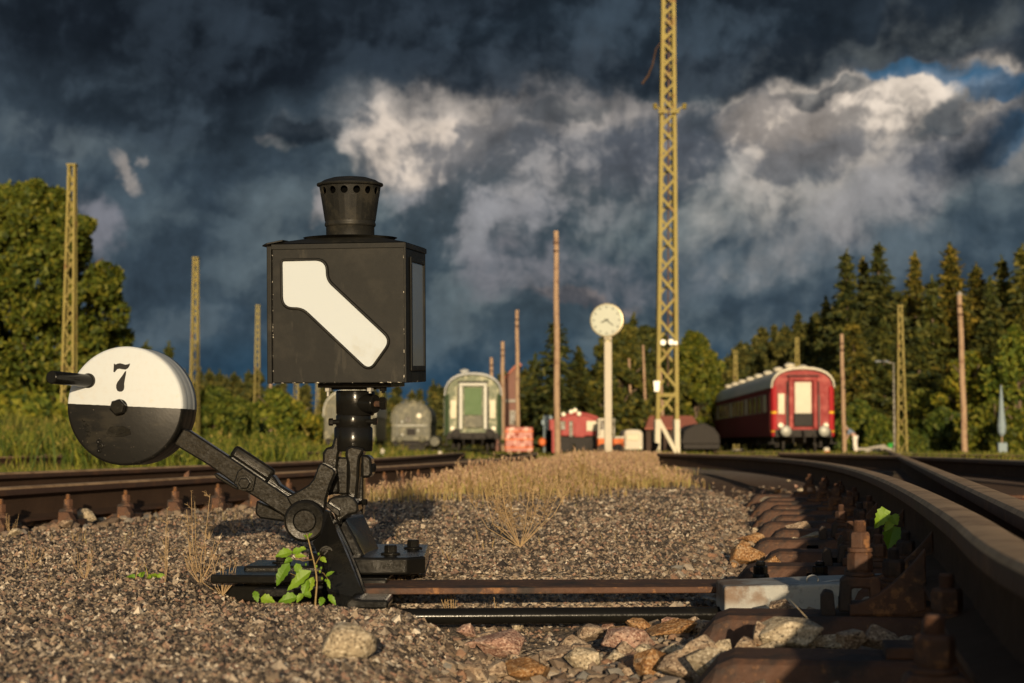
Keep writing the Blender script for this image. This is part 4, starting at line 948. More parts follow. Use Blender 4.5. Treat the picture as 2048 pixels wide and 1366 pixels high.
for sgn,u in((-1,1308),(1,1366)):
    m=MB(); z=LZ(228); x0=corm(0 if sgn<0 else 1,z).x
    m.bar((x0,-.45,z),(LX(u,215),-.5,LZ(218)),.05,.05); m.lathe((LX(u,215),-.5,LZ(224)),[(.03,0),(.09,.05),(.04,.09),(.1,.14),(.05,.2)],14); m.box((x0,-.42,z),(.32,.06,.10)); m.build('bracket',M['mast'],t)
m=MB(); m.wire([S(u,v,YM-.5)-b for u,v in((1322,84),(1312,98),(1305,130),(1297,150),(1284,168))],.022,.04); m.build('hanging_cable',M['rail_web'],t)
m=MB(); m.bar((0.06,0,2.5),(.18,0,H),.05,.05); m.build('conduit',M['rust'],t)
M['sign_white']=mk('small_white_plate',(.8,.78,.7),.4,0,.05,9,0)
for i,(u,v,r) in enumerate(((1326,685,5.5),(1342,684,5.5),(1351,686,4))):
    p=S(u,v,YM-.55)-b; m=MB(); m.lathe(p,[(r*KM,0),(r*KM,.03)],20,R=RX); d_=m.build('number_plate',M['sign_white'],t)
m=MB(); m.prism([S(u,v,YM-.58)-b for u,v in((1307,762),(1320,762),(1318,783),(1309,783))],(0,.04,0)); m.build('plate',M['sign_white'],t)

def wood_pole(label,u,ub,Y,vtop,r,group=None,cap=False):
    bpt=G(ub,Y); H=topz(vtop,Y)-bpt.z; dx=S(u,vtop,Y).x-bpt.x
    t=thing('wooden_pole',label,'pole',bpt,0,group)
    m=MB(); n=12; P=[Vector((dx*k/n+.012*math.sin(k*1.3+u),.01*math.cos(k*2+u),-.3+(H+.3)*k/n)) for k in range(n+1)]
    m.wire(P,r,r*.78,12); m.build('shaft',M['wood'],t,auto=50)
    m=MB(); z=H-.55
    for dz in (0,-.35): m.lathe((dx,0,z+dz),[(r*.84,0),(r*.95,.02),(r*.95,.07),(r*.84,.09)],12)
    m.build('iron_band',M['rail'],t)
    if cap: m=MB(); m.lathe((dx,0,H),[(r*.86,-.05),(r*.9,.0),(r*.3,.10)],12); m.build('cap',M['concrete'],t)
    return t
gp='weathered wooden poles standing in the yard'
wood_pole('tall wooden pole between the dark spruce and the platform clock',1112,1115,73,462,.135,gp)
wood_pole('slim wooden pole in front of the brick gable, beside the green coach',1034,1036,92,620,.12,gp)
wood_pole('short stout wooden pole top at the right roof corner of the green coach',1005,1006,104,683,.14,gp)
wood_pole('lowest pole top, poking up above the roof of the green coach',983,984,112,715,.14,gp)
wood_pole('wooden pole just right of the red coach end, beside the stooping person',1683,1689,92,668,.12,gp)
wood_pole('tall pale wooden pole at the far right in front of dark bushes',1919,1930,72,588,.13,gp,True)
wood_pole('thin pale wooden pole among the left bushes beside the lantern',541,541,150,735,.13,gp)

# street lamp by the right mast
b=G(1789,85); t=thing('street_lamp','grey lamp post with one short arm pointing left, beside the right yellow mast','street lamp',b)
m=MB(); z=topz(725,85)-b.z; m.tube((0,0,-.2),(0,0,z),.06,.035,10); m.tube((0,0,z-.05),(-.35,0,z+.03),.03,.03,8); m.build('post',M['concrete'],t)
m=MB(); m.box((-.58,0,z+.05),(.66,.24,.09)); m.build('lamp_head',M['greyglass'],t,bevel=.04)

# platform clock
YC2=36; b=G(1217,YC2); KC=YC2/F; t=thing('platform_clock','round two-sided station clock on a cream post in the dry grass','clock',b)
cc=S(1215,641,YC2)-b; RC=34*KC
m=MB(); m.box((cc.x*.5,0,cc.z*.5-.15),(15*KC,.13,cc.z-RC-.02+.3)); m.build('post',mk('cream_post_paint',(.46,.41,.31),.6,0,.15,5,.15,30,patch=((.35,.25,.14),5,.66,.05)),t,bevel=.015)
m=MB(); m.lathe(cc-Vector((0,0,RC+.10)),[(.03,0),(.10,.01),(.10,.04),(.05,.10)],20); m.build('collar',M['clock_case'],t)
Rk=Matrix.Rotation(math.radians(-14),3,'Z')
m=MB(); m.lathe(cc,[(RC*.90,-.10),(RC*.985,-.095),(RC,-.08),(RC,.08),(RC*.985,.095),(RC*.90,.10)],56,R=Rk@RX); head=m.build('clock_case',M['clock_case'],t,auto=40)
m=MB(); m.lathe(cc,[(RC*.91,.09),(RC*.91,.104)],56,R=Rk@RX); dial=m.build('dial',M['clock_white'],head)
def on(a,r,w=0,y=-.106): return cc+Rk@Vector((r*math.sin(a)+w*math.cos(a),y,r*math.cos(a)-w*math.sin(a)))
m=MB()
for k in range(60):
    a=2*PI*k/60; big=k%5==0; L0,L1,w=(.70,.84,.012) if big else (.80,.84,.004)
    m.prism([on(a,RC*L0,-w),on(a,RC*L0,w),on(a,RC*L1,w),on(a,RC*L1,-w)],(0,.002,0))
m.build('hour_mark',M['clock_mark'],head)
for a,L,w in((math.radians(128),.52,.016),(math.radians(247),.36,.02)):
    m=MB(); m.prism([on(a,-RC*.12,-w,-.110),on(a,-RC*.12,w,-.110),on(a,RC*L,w*.7,-.110),on(a,RC*L,-w*.7,-.110)],(0,.002,0)); m.build('hand',M['clock_mark'],head)

# ------------------------------------------------------------------ rolling stock
def paint(name,c,**k): return mk(name,c,k.pop('rough',.55),0,k.pop('var',.2),k.pop('scale',.8),k.pop('bump',.06),20,spec=.2,**k)
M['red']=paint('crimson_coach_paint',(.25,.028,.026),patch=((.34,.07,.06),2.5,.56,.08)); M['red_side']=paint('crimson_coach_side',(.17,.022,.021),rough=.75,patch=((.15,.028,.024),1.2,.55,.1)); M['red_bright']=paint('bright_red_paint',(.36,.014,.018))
M['cream']=paint('cream_paint',(.60,.55,.43)); M['yellow']=paint('yellow_stripe_paint',(.75,.45,.02)); M['roof_grey']=paint('silver_roof_paint',(.42,.43,.42),patch=((.28,.29,.29),.9,.6,.1))
M['green']=paint('dark_green_coach_paint',(.035,.06,.028),rough=.3); M['greenpale']=paint('glare_green_grey_paint',(.115,.135,.075),rough=.45,patch=((.33,.32,.21),3.2,.55,.06)); M['greendoor']=paint('mid_green_door_paint',(.09,.15,.06))  # coach end paler and blotched: sun glare put into the green colour
M['silver']=mk('silver_frame',(.26,.26,.225),.45,.2,.15,3,.05,30); M['under']=mk('grimy_underframe',(.022,.018,.015),.8,0,.4,3,.3,20,dist=.01); M['win']=mk('coach_window',(.02,.022,.022),.15,0,.1,1,0); M['wincream']=paint('cream_pane',(.48,.43,.29),rough=.3)  # some panes are cream instead of dark
M['grime']=paint('tarnished_grey_green_paint',(.085,.083,.055),rough=.45,patch=((.19,.175,.11),2.5,.56,.06)); M['orange']=paint('orange_machine_paint',(.62,.14,.03)); M['locored']=paint('dull_red_loco_paint',(.33,.055,.05)); M['brick']=mk('red_brown_brick',(.20,.10,.075),.85,0,.25,.9,.4,6,dist=.02); M['tile']=mk('red_roof_tiles',(.36,.12,.075),.8,0,.25,1.5,.5,8,dist=.03)
M['white']=paint('white_body_paint',(.55,.50,.40)); M['lightblue']=paint('pale_blue_grey_paint',(.22,.28,.31)); M['lamp']=mk('headlight_glass',(.8,.75,.6),.1,0,.05,3,0)
M['pale_red']=paint('highlit_red_wrap',(.34,.085,.055),rough=.3,patch=((.62,.38,.30),2.0,.56,.05),bump=.4)  # pale blotches are highlights put into the red of the wrap

def roofprof(w,zs,zt,n=12,p=2.4):
    """points of the roof line from right eave to left eave"""
    out=[]
    for k in range(n+1):
        a=PI*k/n; c,s_=math.cos(a),math.sin(a)
        out.append((w/2*(abs(c)**(2/p))*(1 if c>0 else -1), zs+(zt-zs)*(abs(s_)**(2/p))))
    return out
def wheelset(t,y,r=.47,g=.75,mat='under'):
    for s_ in(-1,1):
        m=MB(); R=Matrix.Rotation(PI/2,3,'Y'); m.lathe((s_*g-.06,y,r),[(r+.03,0),(r+.03,.03),(r,.04),(r-.01,.12),(.2,.12),(.12,.16)],24,R=R if s_>0 else R); m.build('wheel',M[mat],t,auto=40)
def bogie(t,y):
    m=MB()
    for s_ in(-1,1): m.box((s_*1.0,y,.55),(.14,3.4,.28)); m.box((s_*1.02,y-1.25,.5),(.2,.35,.42)); m.box((s_*1.02,y+1.25,.5),(.2,.35,.42))
    m.box((0,y,.62),(1.9,.5,.3)); m.build('bogie',M['under'],t,bevel=.03)
    for dy in(-1.25,1.25): wheelset(t,y+dy)
def buffer(t,x,z,y=-.02,mat='silver'):
    m=MB(); m.lathe((x,y,z),[(.12,0),(.12,.32),(.09,.34),(.09,.5),(.24,.51),(.25,.56),(.16,.60)],24,R=RX); m.build('buffer',M[mat],t,auto=40)
def coach(name,label,loc,rz,L,W,zs,zt,bodym,roofm,sidem,endm,stripe,floor=.95,door=None,windows=10,vents=9,corner=None,frame=None,lowskirt=.78):
    t=thing(name,label,'railway coach',loc,rz)
    rp=roofprof(W+.06,zs,zt); inner=roofprof(W-.03,zs-.02,zt-.1)
    for s_ in(-1,1):
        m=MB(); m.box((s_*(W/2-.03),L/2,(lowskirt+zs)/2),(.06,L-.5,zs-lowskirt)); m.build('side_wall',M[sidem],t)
        n=windows
        for k in range(n):
            y=1.6+(L-3.2)*(k+.5)/n; mm=MB(); mm.box((s_*(W/2+.004),y,2.35),(.03,(L-3.2)/n*.62,.86)); wf=mm.build('window_frame',M['silver'],t); mm=MB(); mm.box((s_*(W/2+.012),y,2.35),(.03,(L-3.2)/n*.55,.76)); mm.build('pane',M['win'] if k%4 else M['wincream'],wf)
        if stripe:
            for z,h in stripe: m=MB(); m.box((s_*(W/2+.003),L/2,z),(.02,L-.6,h)); m.build('stripe',M['red_side'],t)
        m=MB(); m.box((s_*(W/2+.01),.75,1.9),(.03,.75,1.9)); m.build('side_door',M[sidem],t)
    m=MB(); m.box((0,L-.03,(lowskirt+zt)/2-.2),(W-.3,.06,zt-lowskirt-.5)); m.build('far_end',M[endm],t)
    m=MB(); pts=[(x,z) for x,z in rp]+[(x,z) for x,z in inner[::-1]]
    n_=len(rp); ys=[-.06,.0,.35,L-.35,L]; sc=[.985,1,1,1,.97]
    vs=[];
    for yy,k in zip(ys,sc):
        for x,z in rp: vs.append((x*k,yy,zs+(z-zs)*k))
        for x,z in inner: vs.append((x*k,yy,zs+(z-zs)*k))
    q=2*n_; fs=[]
    for i in range(len(ys)-1):
        for k in range(n_-1):
            fs.append((i*q+k,i*q+k+1,(i+1)*q+k+1,(i+1)*q+k)); fs.append((i*q+n_+k,(i+1)*q+n_+k,(i+1)*q+n_+k+1,i*q+n_+k+1))
        fs.append((i*q,(i+1)*q,(i+1)*q+n_,i*q+n_)); fs.append((i*q+n_-1,i*q+2*n_-1,(i+1)*q+2*n_-1,(i+1)*q+n_-1))
    for i in(0,len(ys)-1):
        for k in range(n_-1): fs.append((i*q+k,i*q+n_+k,i*q+n_+k+1,i*q+k+1))
    rf=m.add(vs,fs).build('roof',M[roofm],t,auto=50)
    for k in range(vents):
        y=1.2+(L-2.4)*k/max(1,vents-1); m=MB(); m.lathe((.45*(1 if k%2 else -1),y,zt-.10),[(.16,0),(.16,.12),(.24,.14),(.26,.24),(.12,.32)],14); m.build('roof_vent',M[roofm],rf,auto=50)
    # end wall: panel that follows the roof line
    rp2=roofprof(W-.2,zs,zt-.16)
    m=MB(); m.prism([(x,.10,z) for x,z in rp2]+[(-(W-.2)/2,.10,lowskirt),((W-.2)/2,.10,lowskirt)],(0,.06,0)); m.build('end_wall',M[endm],t)
    for s_ in(-1,1):
        m=MB(); m.prism([(s_*(W/2),.25,lowskirt),(s_*(W/2),.25,zs),(s_*(W/2-.04),.06,zs),(s_*(W/2-.30),.0,zs+.25),(s_*(W/2-.36),.0,lowskirt),(s_*(W/2-.04),.06,lowskirt)][::1],(0,.0,0.0)) if False else None
        P=[(W/2,.27),(W/2-.02,.12),(W/2-.10,.03),(W/2-.24,.0),(W/2-.26,.10),(W/2-.1,.27)]
        m.prism([(s_*x,y,lowskirt) for x,y in P],(0,0,zs-lowskirt+.06)); cp=m.build('corner_pillar',M[corner or bodym],t,auto=30)
        if stripe:
            for z,h in stripe:
                mm=MB(); mm.prism([(s_*(x+.006 if k<3 else x),y-(.006 if k in(2,3) else 0),z-h/2) for k,(x,y) in enumerate(P)],(0,0,h)); mm.build('stripe',M['yellow'],cp)
    # gangway door and frame
    dw,dz0,dz1=door['w'],door['z0'],door['z1']
    m=MB()
    for s_ in(-1,1): m.box((s_*(dw/2+.13),-.02,(dz0+dz1)/2),(.20,.22,dz1-dz0+.2))
    m.box((0,-.02,dz1+.15),(dw+.46,.22,.18)); fr=m.build('gangway_frame',M[frame or bodym],t,bevel=.04)
    m=MB()
    for s_ in(-1,1): m.box((s_*(dw/2+.27),-.05,(dz0+dz1)/2),(.07,.14,dz1-dz0+.1))
    m.box((0,-.05,dz1+.28),(dw+.6,.14,.07)); m.build('gangway_bellows',M['under'],fr,bevel=.02)
    m=MB(); m.box((0,.0,(door['zm']+dz1)/2),(dw*.88,.08,dz1-door['zm'])); dr=m.build('gangway_door',M[door['m']],t,bevel=.02)
    m=MB(); m.box((0,-.02,(dz0+door['zm'])/2),(dw*1.0,.16,door['zm']-dz0)); m.build('fall_plate',M[door.get('low','under')],t,bevel=.03)
    # end windows, handrails, lamps
    for s_ in(-1,1):
        x=s_*(W/2-.47); m=MB(); m.box((x,.075,2.3),(.30,.06,.95)); e=m.build('end_window',M[door['ewin'] if s_<0 else door.get('ewin2',door['ewin'])],t,bevel=.015)
        m=MB(); m.wire([(s_*(W/2-.72),-.02,1.2),(s_*(W/2-.72),-.06,1.3),(s_*(W/2-.72),-.06,2.6),(s_*(W/2-.72),-.02,2.7)],.025); m.build('handrail',M['silver'],t)
        m=MB(); m.lathe((s_*(W/2-.42),.03,1.3),[(.12,0),(.12,.1),(.09,.12)],18,R=RX); m.build('tail_lamp',M['lamp'],t)
        buffer(t,s_*.875,1.04,-.1,door.get('buf','silver'))
    m=MB(); m.box((0,.12,.93),(W-.3,.3,.34)); m.box((0,-.2,1.0),(.12,.5,.16)); m.wire([(0,-.42,1.0),(0,-.5,.8),(0,-.42,.55),(0,-.3,.5)],.05); m.wire([(-.45,-.1,.9),(-.5,-.2,.6),(-.42,-.15,.4)],.035); m.wire([(.45,-.1,.9),(.5,-.2,.6),(.42,-.15,.4)],.035); m.build('buffer_beam',M['under'],t,bevel=.02)
    m=MB(); m.box((0,L/2,.86),(W-.25,L-.6,.22)); 
    for k in range(6): m.box(((-1)**k*.75,4.6+(L-9)*k/5,.62),(.7,1.2,.42))
    m.build('underframe',M['under'],t)
    bogie(t,3.1); bogie(t,L-3.1)
    # steps
    for s_ in(-1,1): m=MB(); m.box((s_*(W/2-.05),.55,.48),(.35,.8,.05)); m.box((s_*(W/2-.1),.5,.7),(.05,.06,.5)); m.build('step',M['under'],t)
    return t
p=S(1607,905,81); zr_=S(1607,907,81).z
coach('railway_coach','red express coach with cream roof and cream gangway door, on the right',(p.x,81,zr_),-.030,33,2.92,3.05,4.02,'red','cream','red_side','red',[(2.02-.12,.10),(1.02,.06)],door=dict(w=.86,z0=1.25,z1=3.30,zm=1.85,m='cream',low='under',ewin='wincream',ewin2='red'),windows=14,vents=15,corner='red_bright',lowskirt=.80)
p=S(946,905,90); zr_=S(946,908,90).z
coach('railway_coach','old dark green coach with silver roof and end coloured pale as glare, standing alone in the middle',(p.x,90,zr_),.022,21,2.95,3.0,4.20,'greenpale','roof_grey','green','greenpale',None,door=dict(w=1.0,z0=1.35,z1=3.42,zm=2.0,m='greendoor',low='grime',ewin='wincream',buf='under'),windows=8,vents=4,corner='green',frame='silver',lowskirt=.95)
# grey round-roofed van
def van(name,label,u,Y,v0,W,zt,mat,roofm,L=9):
    p=S(u,v0,Y); t=thing(name,label,'railway wagon',(p.x,Y,p.z),0)
    pr=roofprof(W,2.15,zt,14,2.5); m=MB(); m.prism([(x,0,z) for x,z in pr]+[(-W/2,0,.75),(W/2,0,.75)],(0,L,0)); m.build('body',M[mat],t,bevel=.06)
    pr2=roofprof(W+.1,2.2,zt+.06,14,2.5); pi=roofprof(W-.02,2.2,zt-.02,14,2.5); m=MB(); m.prism([(x,-.12,z) for x,z in pr2]+[(x,-.12,z) for x,z in pi[::-1]],(0,L+.2,0)); rf=m.build('roof',M[roofm],t)
    for k in range(3): m=MB(); m.lathe((.0+.4*(k-1),1+2*k,zt),[(.14,0),(.14,.14),(.22,.16),(.2,.28)],12); m.build('roof_vent',M[roofm],rf)
    for x,z,r in((.55,2.62,.18),(-.62,2.2,.10),(.5,1.6,.10),(-.6,1.3,.10),(.70,1.15,.09)): m=MB(); m.lathe((x,-.005,z),[(r,0),(r,.08),(r*.7,.12)],18,R=RX); m.build('lamp',M['lamp'] if r>.12 else M['silver'],t)
    m=MB(); m.box((-.2,-.02,2.35),(.36,.06,.4)); m.build('window',M['win'],t); m=MB(); m.wire([(-.95,-.05,1.1),(-.95,-.08,2.7)],.03); m.wire([(.95,-.05,1.1),(.95,-.08,2.3)],.03); m.box((0,-.02,1.95),(2.2,.05,.06)); m.build('end_rail',M['silver'],t); m=MB(); m.box((0,-.03,1.5),(.6,.1,.45)); m.build('hatch',M['under'],t,bevel=.02)
    for s_ in(-1,1): buffer(t,s_*.8,1.0,0,'grime')
    m=MB(); m.box((0,L/2,.72),(W-.3,L,.35)); m.box((0,.2,.35),(1.9,.3,.3)); m.build('underframe',M['under'],t)
    for y in(1.6,L-1.6): wheelset(t,y)
    return t
van('railway_wagon','drab grey round-ended railway wagon in the gap left of the green coach',822,122,907,2.75,3.55,'grime','grime')
van('railway_wagon','pale silvery railway wagon mostly hidden behind the lantern column',699,105,907,3.1,3.75,'grime','silver')
p=S(872,905,120); t=thing('tank_trailer','small pale rounded trailer end squeezed beside the grey wagon','trailer',(p.x,120,p.z)); m=MB(); m.lathe((0,0,.75),[(.05,-.4),(.3,-.33),(.42,-.1),(.42,1.8),(.3,2.2)],20,R=RX); m.build('tank',M['grime'],t,auto=60); m=MB(); m.box((0,0,.2),(.6,1.6,.3)); m.build('frame',M['under'],t)

# red shunting locomotive
p=S(1148,905,80); KL=80/F; t=thing('shunting_locomotive','small dull red shunting locomotive with a rounded cab roof, behind the wooden pole','locomotive',(p.x,80,p.z))
def U(u): return (u-1148)*KL
def Zl(v): return (905-v)*KL
m=MB(); P=[(1122,872),(1122,838),(1130,832),(1142,828),(1158,827),(1176,830),(1192,836),(1198,842),(1198,872)]; m.prism([(U(u),0,Zl(v)) for u,v in P],(0,2.4,0)); m.build('cab',M['locored'],t,bevel=.05)
m=MB(); P=[(1117,844),(1120,836),(1130,829),(1143,825),(1159,824),(1177,827),(1194,833),(1202,841),(1202,845),(1192,838),(1176,832),(1158,829),(1142,830),(1130,834),(1122,840)]; m.prism([(U(u),-.15,Zl(v)) for u,v in P],(0,2.7,0)); rf=m.build('cab_roof',M['locored'],t,bevel=.03)
for u,v in((1127,829),(1142,824),(1150,821),(1158,828)): m=MB(); m.lathe((U(u),-.1,Zl(v)),[(.10,0),(.10,.1),(.06,.14)],14,R=RX); m.build('headlight',M['lamp'],rf)
for u0,u1,v0,v1,mt in((1173,1194,842,862,'wincream'),(1121,1131,842,860,'win'),(1138,1146,842,874,'win'),(1150,1169,848,874,'locored')):
    m=MB(); m.box(((U(u0)+U(u1))/2,-.02,(Zl(v0)+Zl(v1))/2),(U(u1)-U(u0),.08,Zl(v0)-Zl(v1))); m.build('window' if mt!='locored' else 'cab_door',M[mt],t,bevel=.015)
m=MB(); m.box((U(1108),.9,Zl(868)),(.5,1.6,1.35)); m.build('hood',M['locored'],t,bevel=.06)
m=MB(); m.box((U(1096),.4,Zl(868)),(.42,.5,1.7)); m.box((U(1094),.4,Zl(845)),(.5,.55,.25)); m.build('engine_stack',M['lightblue'],t,bevel=.05)
m=MB(); m.box((U(1098),.2,Zl(882)),(.25,.4,1.0)); m.build('buffer_plate',M['dark'],t)
m=MB(); m.box((U(1108),-.05,Zl(884)),(.2,.3,1.0)); m.build('step_panel',M['locored'],t,bevel=.02)
m=MB(); m.box((U(1160),1.2,Zl(881)),(2.1,2.2,.35)); m.box((U(1130),.0,Zl(893)),(.5,.3,.5)); m.box((U(1190),.0,Zl(893)),(.5,.3,.5)); m.build('frame',M['under'],t,bevel=.03)
for u in(1133,1163,1188): 
    m=MB(); m.lathe((U(u),-.02,Zl(892)),[(.30,0),(.30,.08),(.1,.12)],20,R=RX); m.build('wheel',M['under'],t,auto=40)
m=MB(); m.lathe((U(1085),.0,Zl(884)),[(.17,0),(.19,.2),(.12,.3)],16,R=RX); m.build('buffer',M['orange'],t)
# stack of shrink-wrapped goods
p=S(1038,905,78); t=thing('wrapped_crate','shiny red wrapped crate with painted-on highlights between the slim pole and the green coach','crate',(p.x,78,p.z)); KX=78/F
m=MB(); bm_=[]
m.box((0,.6,26*KX),(56*KX,1.2,50*KX)); m.build('load',M['pale_red'],t,bevel=.06)
for k in range(3): m=MB(); m.box((0,-.02,(10+16*k)*KX),(57*KX,.06,.05)); m.build('strap',M['orange'],t)
for x in(-20,0,20): m=MB(); m.box((x*KX,.6,.02),(.12,1.2,.10)); m.build('runner',M['wood'],t)
for x,z in((-16,30),(-4,36),(6,24),(18,30),(16,12),(-12,12),(2,44)): m=MB(); m.lathe((x*KX,.03,z*KX),[(.10,0),(.09,.05),(.03,.09)],12,R=RX); m.build('fold',M['pale_red'],t,auto=60)
# orange rail vehicle
p=S(1222,905,77); KX=77/F; t=thing('track_vehicle','orange works vehicle with a small white cab, behind the clock post','vehicle',(p.x,77,p.z))
m=MB(); m.box((0,.8,21*KX),(52*KX,1.7,22*KX)); m.build('body',M['orange'],t,bevel=.04)
m=MB()
for x in(-24,6): m.bar((x*KX,0,30*KX),(x*KX,0,66*KX),.07,.07,(0,1,0)); m.bar((x*KX,1.4,30*KX),(x*KX,1.4,66*KX),.07,.07,(0,1,0))
m.box((-9*KX,.7,66*KX),(34*KX,1.6,.09)); cb_=m.build('cab_frame',M['white'],t,bevel=.015)
m=MB(); m.box((-9*KX,.05,48*KX),(27*KX,.03,32*KX)); m.build('windscreen',M['win'],cb_)
m=MB(); m.box((-14*KX,-.06,38*KX),(16*KX,.1,14*KX)); m.build('front_panel',M['white'],t,bevel=.02)
m=MB(); m.box((0,-.06,30*KX),(54*KX,.12,.10)); m.build('bumper',M['white'],t,bevel=.02)
for x in(-16,14): m=MB(); m.lathe((x*KX,.1,6*KX),[(.26,0),(.26,.25),(.1,.28)],18,R=RX); m.build('wheel',M['under'],t,auto=40)
# white caravan
p=S(1266,905,78); KX=78/F; t=thing('caravan','small rounded cream caravan left of the tall mast','caravan',(p.x,78,p.z))
pr=roofprof(40*KX,34*KX,46*KX,14,3); m=MB(); m.prism([(x,0,z) for x,z in pr]+[(-20*KX,0,5*KX),(20*KX,0,5*KX)],(0,2.4,0)); m.build('shell',M['white'],t,bevel=.08,seg=3)
m=MB(); m.box((0,-.015,30*KX),(26*KX,.04,12*KX)); m.build('window',M['wincream'],t,bevel=.02)
for x in(-15,15): m=MB(); m.lathe((x*KX,-.02,9*KX),[(.05,0),(.05,.03)],12,R=RX); m.build('tail_lamp',M['lamp'],t)
for x in(-14,14): m=MB(); m.lathe((x*KX,.5,3*KX),[(.2,0),(.2,.16)],16,R=Matrix.Rotation(PI/2,3,'Y')); m.build('wheel',M['under'],t)
# open red-tiled shed and a dark wagon behind the mast
YS=96; p=S(1345,905,YS); KX=YS/F; t=thing('goods_shed','low brown shed with a red tiled roof behind the feet of the tall mast','shed',(p.x,YS,p.z))
m=MB(); m.box((0,1.5,25*KX),(104*KX,2.8,50*KX)); m.build('wall',mk('dark_plank_wall',(.05,.03,.02),.9,0,.3,1,.3,10),t)
m=MB(); m.prism([(-56*KX,-.4,46*KX),(56*KX,-.4,46*KX),(46*KX,1.6,72*KX),(-40*KX,1.6,72*KX)],(0,.02,.06)); m.prism([(-56*KX,3.4,46*KX),(56*KX,3.4,46*KX),(46*KX,1.62,72*KX),(-40*KX,1.62,72*KX)],(0,.02,.06)); m.build('roof',M['tile'],t)
m=MB(); m.box((-30*KX,.05,22*KX),(24*KX,.1,40*KX)); m.build('door',M['dark'],t)
YS=88; p=S(1403,908,YS); KX=YS/F; t=thing('railway_wagon','low black hopper wagon in shade against the far end of the red coach','railway wagon',(p.x,YS,p.z))
pr=[(38,20),(36,38),(26,52),(6,62),(-14,58),(-34,46),(-40,20)]; m=MB(); m.prism([(x*KX,0,z*KX) for x,z in pr],(0,5,0)); m.build('hopper',M['under'],t,bevel=.05)
m=MB(); m.box((0,2.5,15*KX),(72*KX,5.2,9*KX)); m.build('frame',M['under'],t)
for y in(1,4): wheelset(t,y,.40)
# brick building with a gable
YB=108; KX=YB/F; p=S(1003,905,YB); t=thing('brick_building','brown brick gable building behind the green coach, roof sloping down to the left','building',(p.x,YB,p.z))
m=MB(); P=[(-24,0),(36,0),(36,172),(33,178),(24,172),(-24,120)]; m.prism([(x*KX,0,z*KX) for x,z in P],(0,7,0)); m.build('wall',M['brick'],t)
m=MB(); m.prism([(-28*KX,-.25,116*KX),(34*KX,-.25,181*KX),(40*KX,-.25,176*KX),(40*KX,-.25,171*KX),(34*KX,-.25,175*KX),(-28*KX,-.25,110*KX)],(0,7.5,0)); m.build('roof',M['tile'],t)
m=MB(); m.box((18*KX,-.05,103*KX),(36*KX,.12,.18)); m.build('string_course',M['concrete'],t)
m=MB(); m.box((22*KX,-.03,70*KX),(12*KX,.08,28*KX)); wf=m.build('window_frame',M['concrete'],t); m=MB(); m.box((22*KX,-.06,70*KX),(9*KX,.06,24*KX)); m.build('pane',M['win'],wf)
# marker posts
def marker(label,u,v,Y,h,r,mt,cap=None):
    p=S(u,v,Y); p.z=min(p.z,gz1(p.x,Y)+.02); t=thing('marker_post',label,'marker post',p); H=h
    m=MB(); m.lathe((0,0,0),[(r,-.2),(r,H*.8),(r*.9,H*.94),(r*.4,H)],16); m.build('post',M[mt],t,auto=50)
    if cap: m=MB(); m.lathe((0,0,H*.35),[(r*1.04,0),(r*1.04,H*.3)],16); m.build('band',M[cap],t)
marker('short white marker post at the left track, just right of the stand',765,922,42,.30,.055,'white')
marker('short white marker post with an orange band in front of the red coach',1653,917,40,.26,.075,'white','orange')
marker('tiny white marker post left of the green coach wheels',880,912,60,.25,.07,'white')

# debris, green tub, closed parasol
YD=100; rr=random.Random(5)
for k in range(9):
    u=1712+rr.uniform(0,60); p=G(u,YD+rr.uniform(-1,1)); m=MB()
    a=p+Vector((0,0,.10+.22*rr.random())); m.bar(a-Vector((.5,.1,.05)),a+Vector((.5,.1*rr.uniform(-1,1),.12*rr.uniform(-1,1))),.2,.16); o=m.build('concrete_offcut',M['concrete'],bevel=.03); tag(o,'pale broken offcut in the rubble heap right of the stooping person','rubble','pale rubble heap')
p=G(1785,100); t=thing('green_tub','bright green plastic tub lying by the foot of the right mast','tub',p); m=MB(); m.lathe((0,0,.05),[(.2,0),(.3,.05),(.36,.4),(.40,.42),(.40,.46),(.33,.46),(.28,.2)],20); m.build('bucket',mk('green_plastic',(.05,.42,.06),.4,0,.08,4,0),t,auto=50); m=MB(); m.lathe((0,0,.50),[(.41,0),(.30,.10),(.05,.14)],20); m.build('lid',mk('green_plastic_lid',(.06,.40,.08),.4,0,.08,4,0),t,auto=50)
p=G(2004,82); t=thing('parasol','closed pale blue parasol in front of the dark bushes at the far right','parasol',p); zt=topz(770,82)-p.z
m=MB(); m.tube((0,0,0),(0,0,zt),.03); m.build('pole',M['wood'],t); m=MB(); m.lathe((0,0,.9),[(.06,0),(.17,.15),(.2,.45),(.12,1.2),(.03,zt-.9)],10); m.build('canopy',M['lightblue'],t); m=MB(); m.box((0,0,.35),(.42,.3,.5)); m.build('base',M['lightblue'],t,bevel=.03)

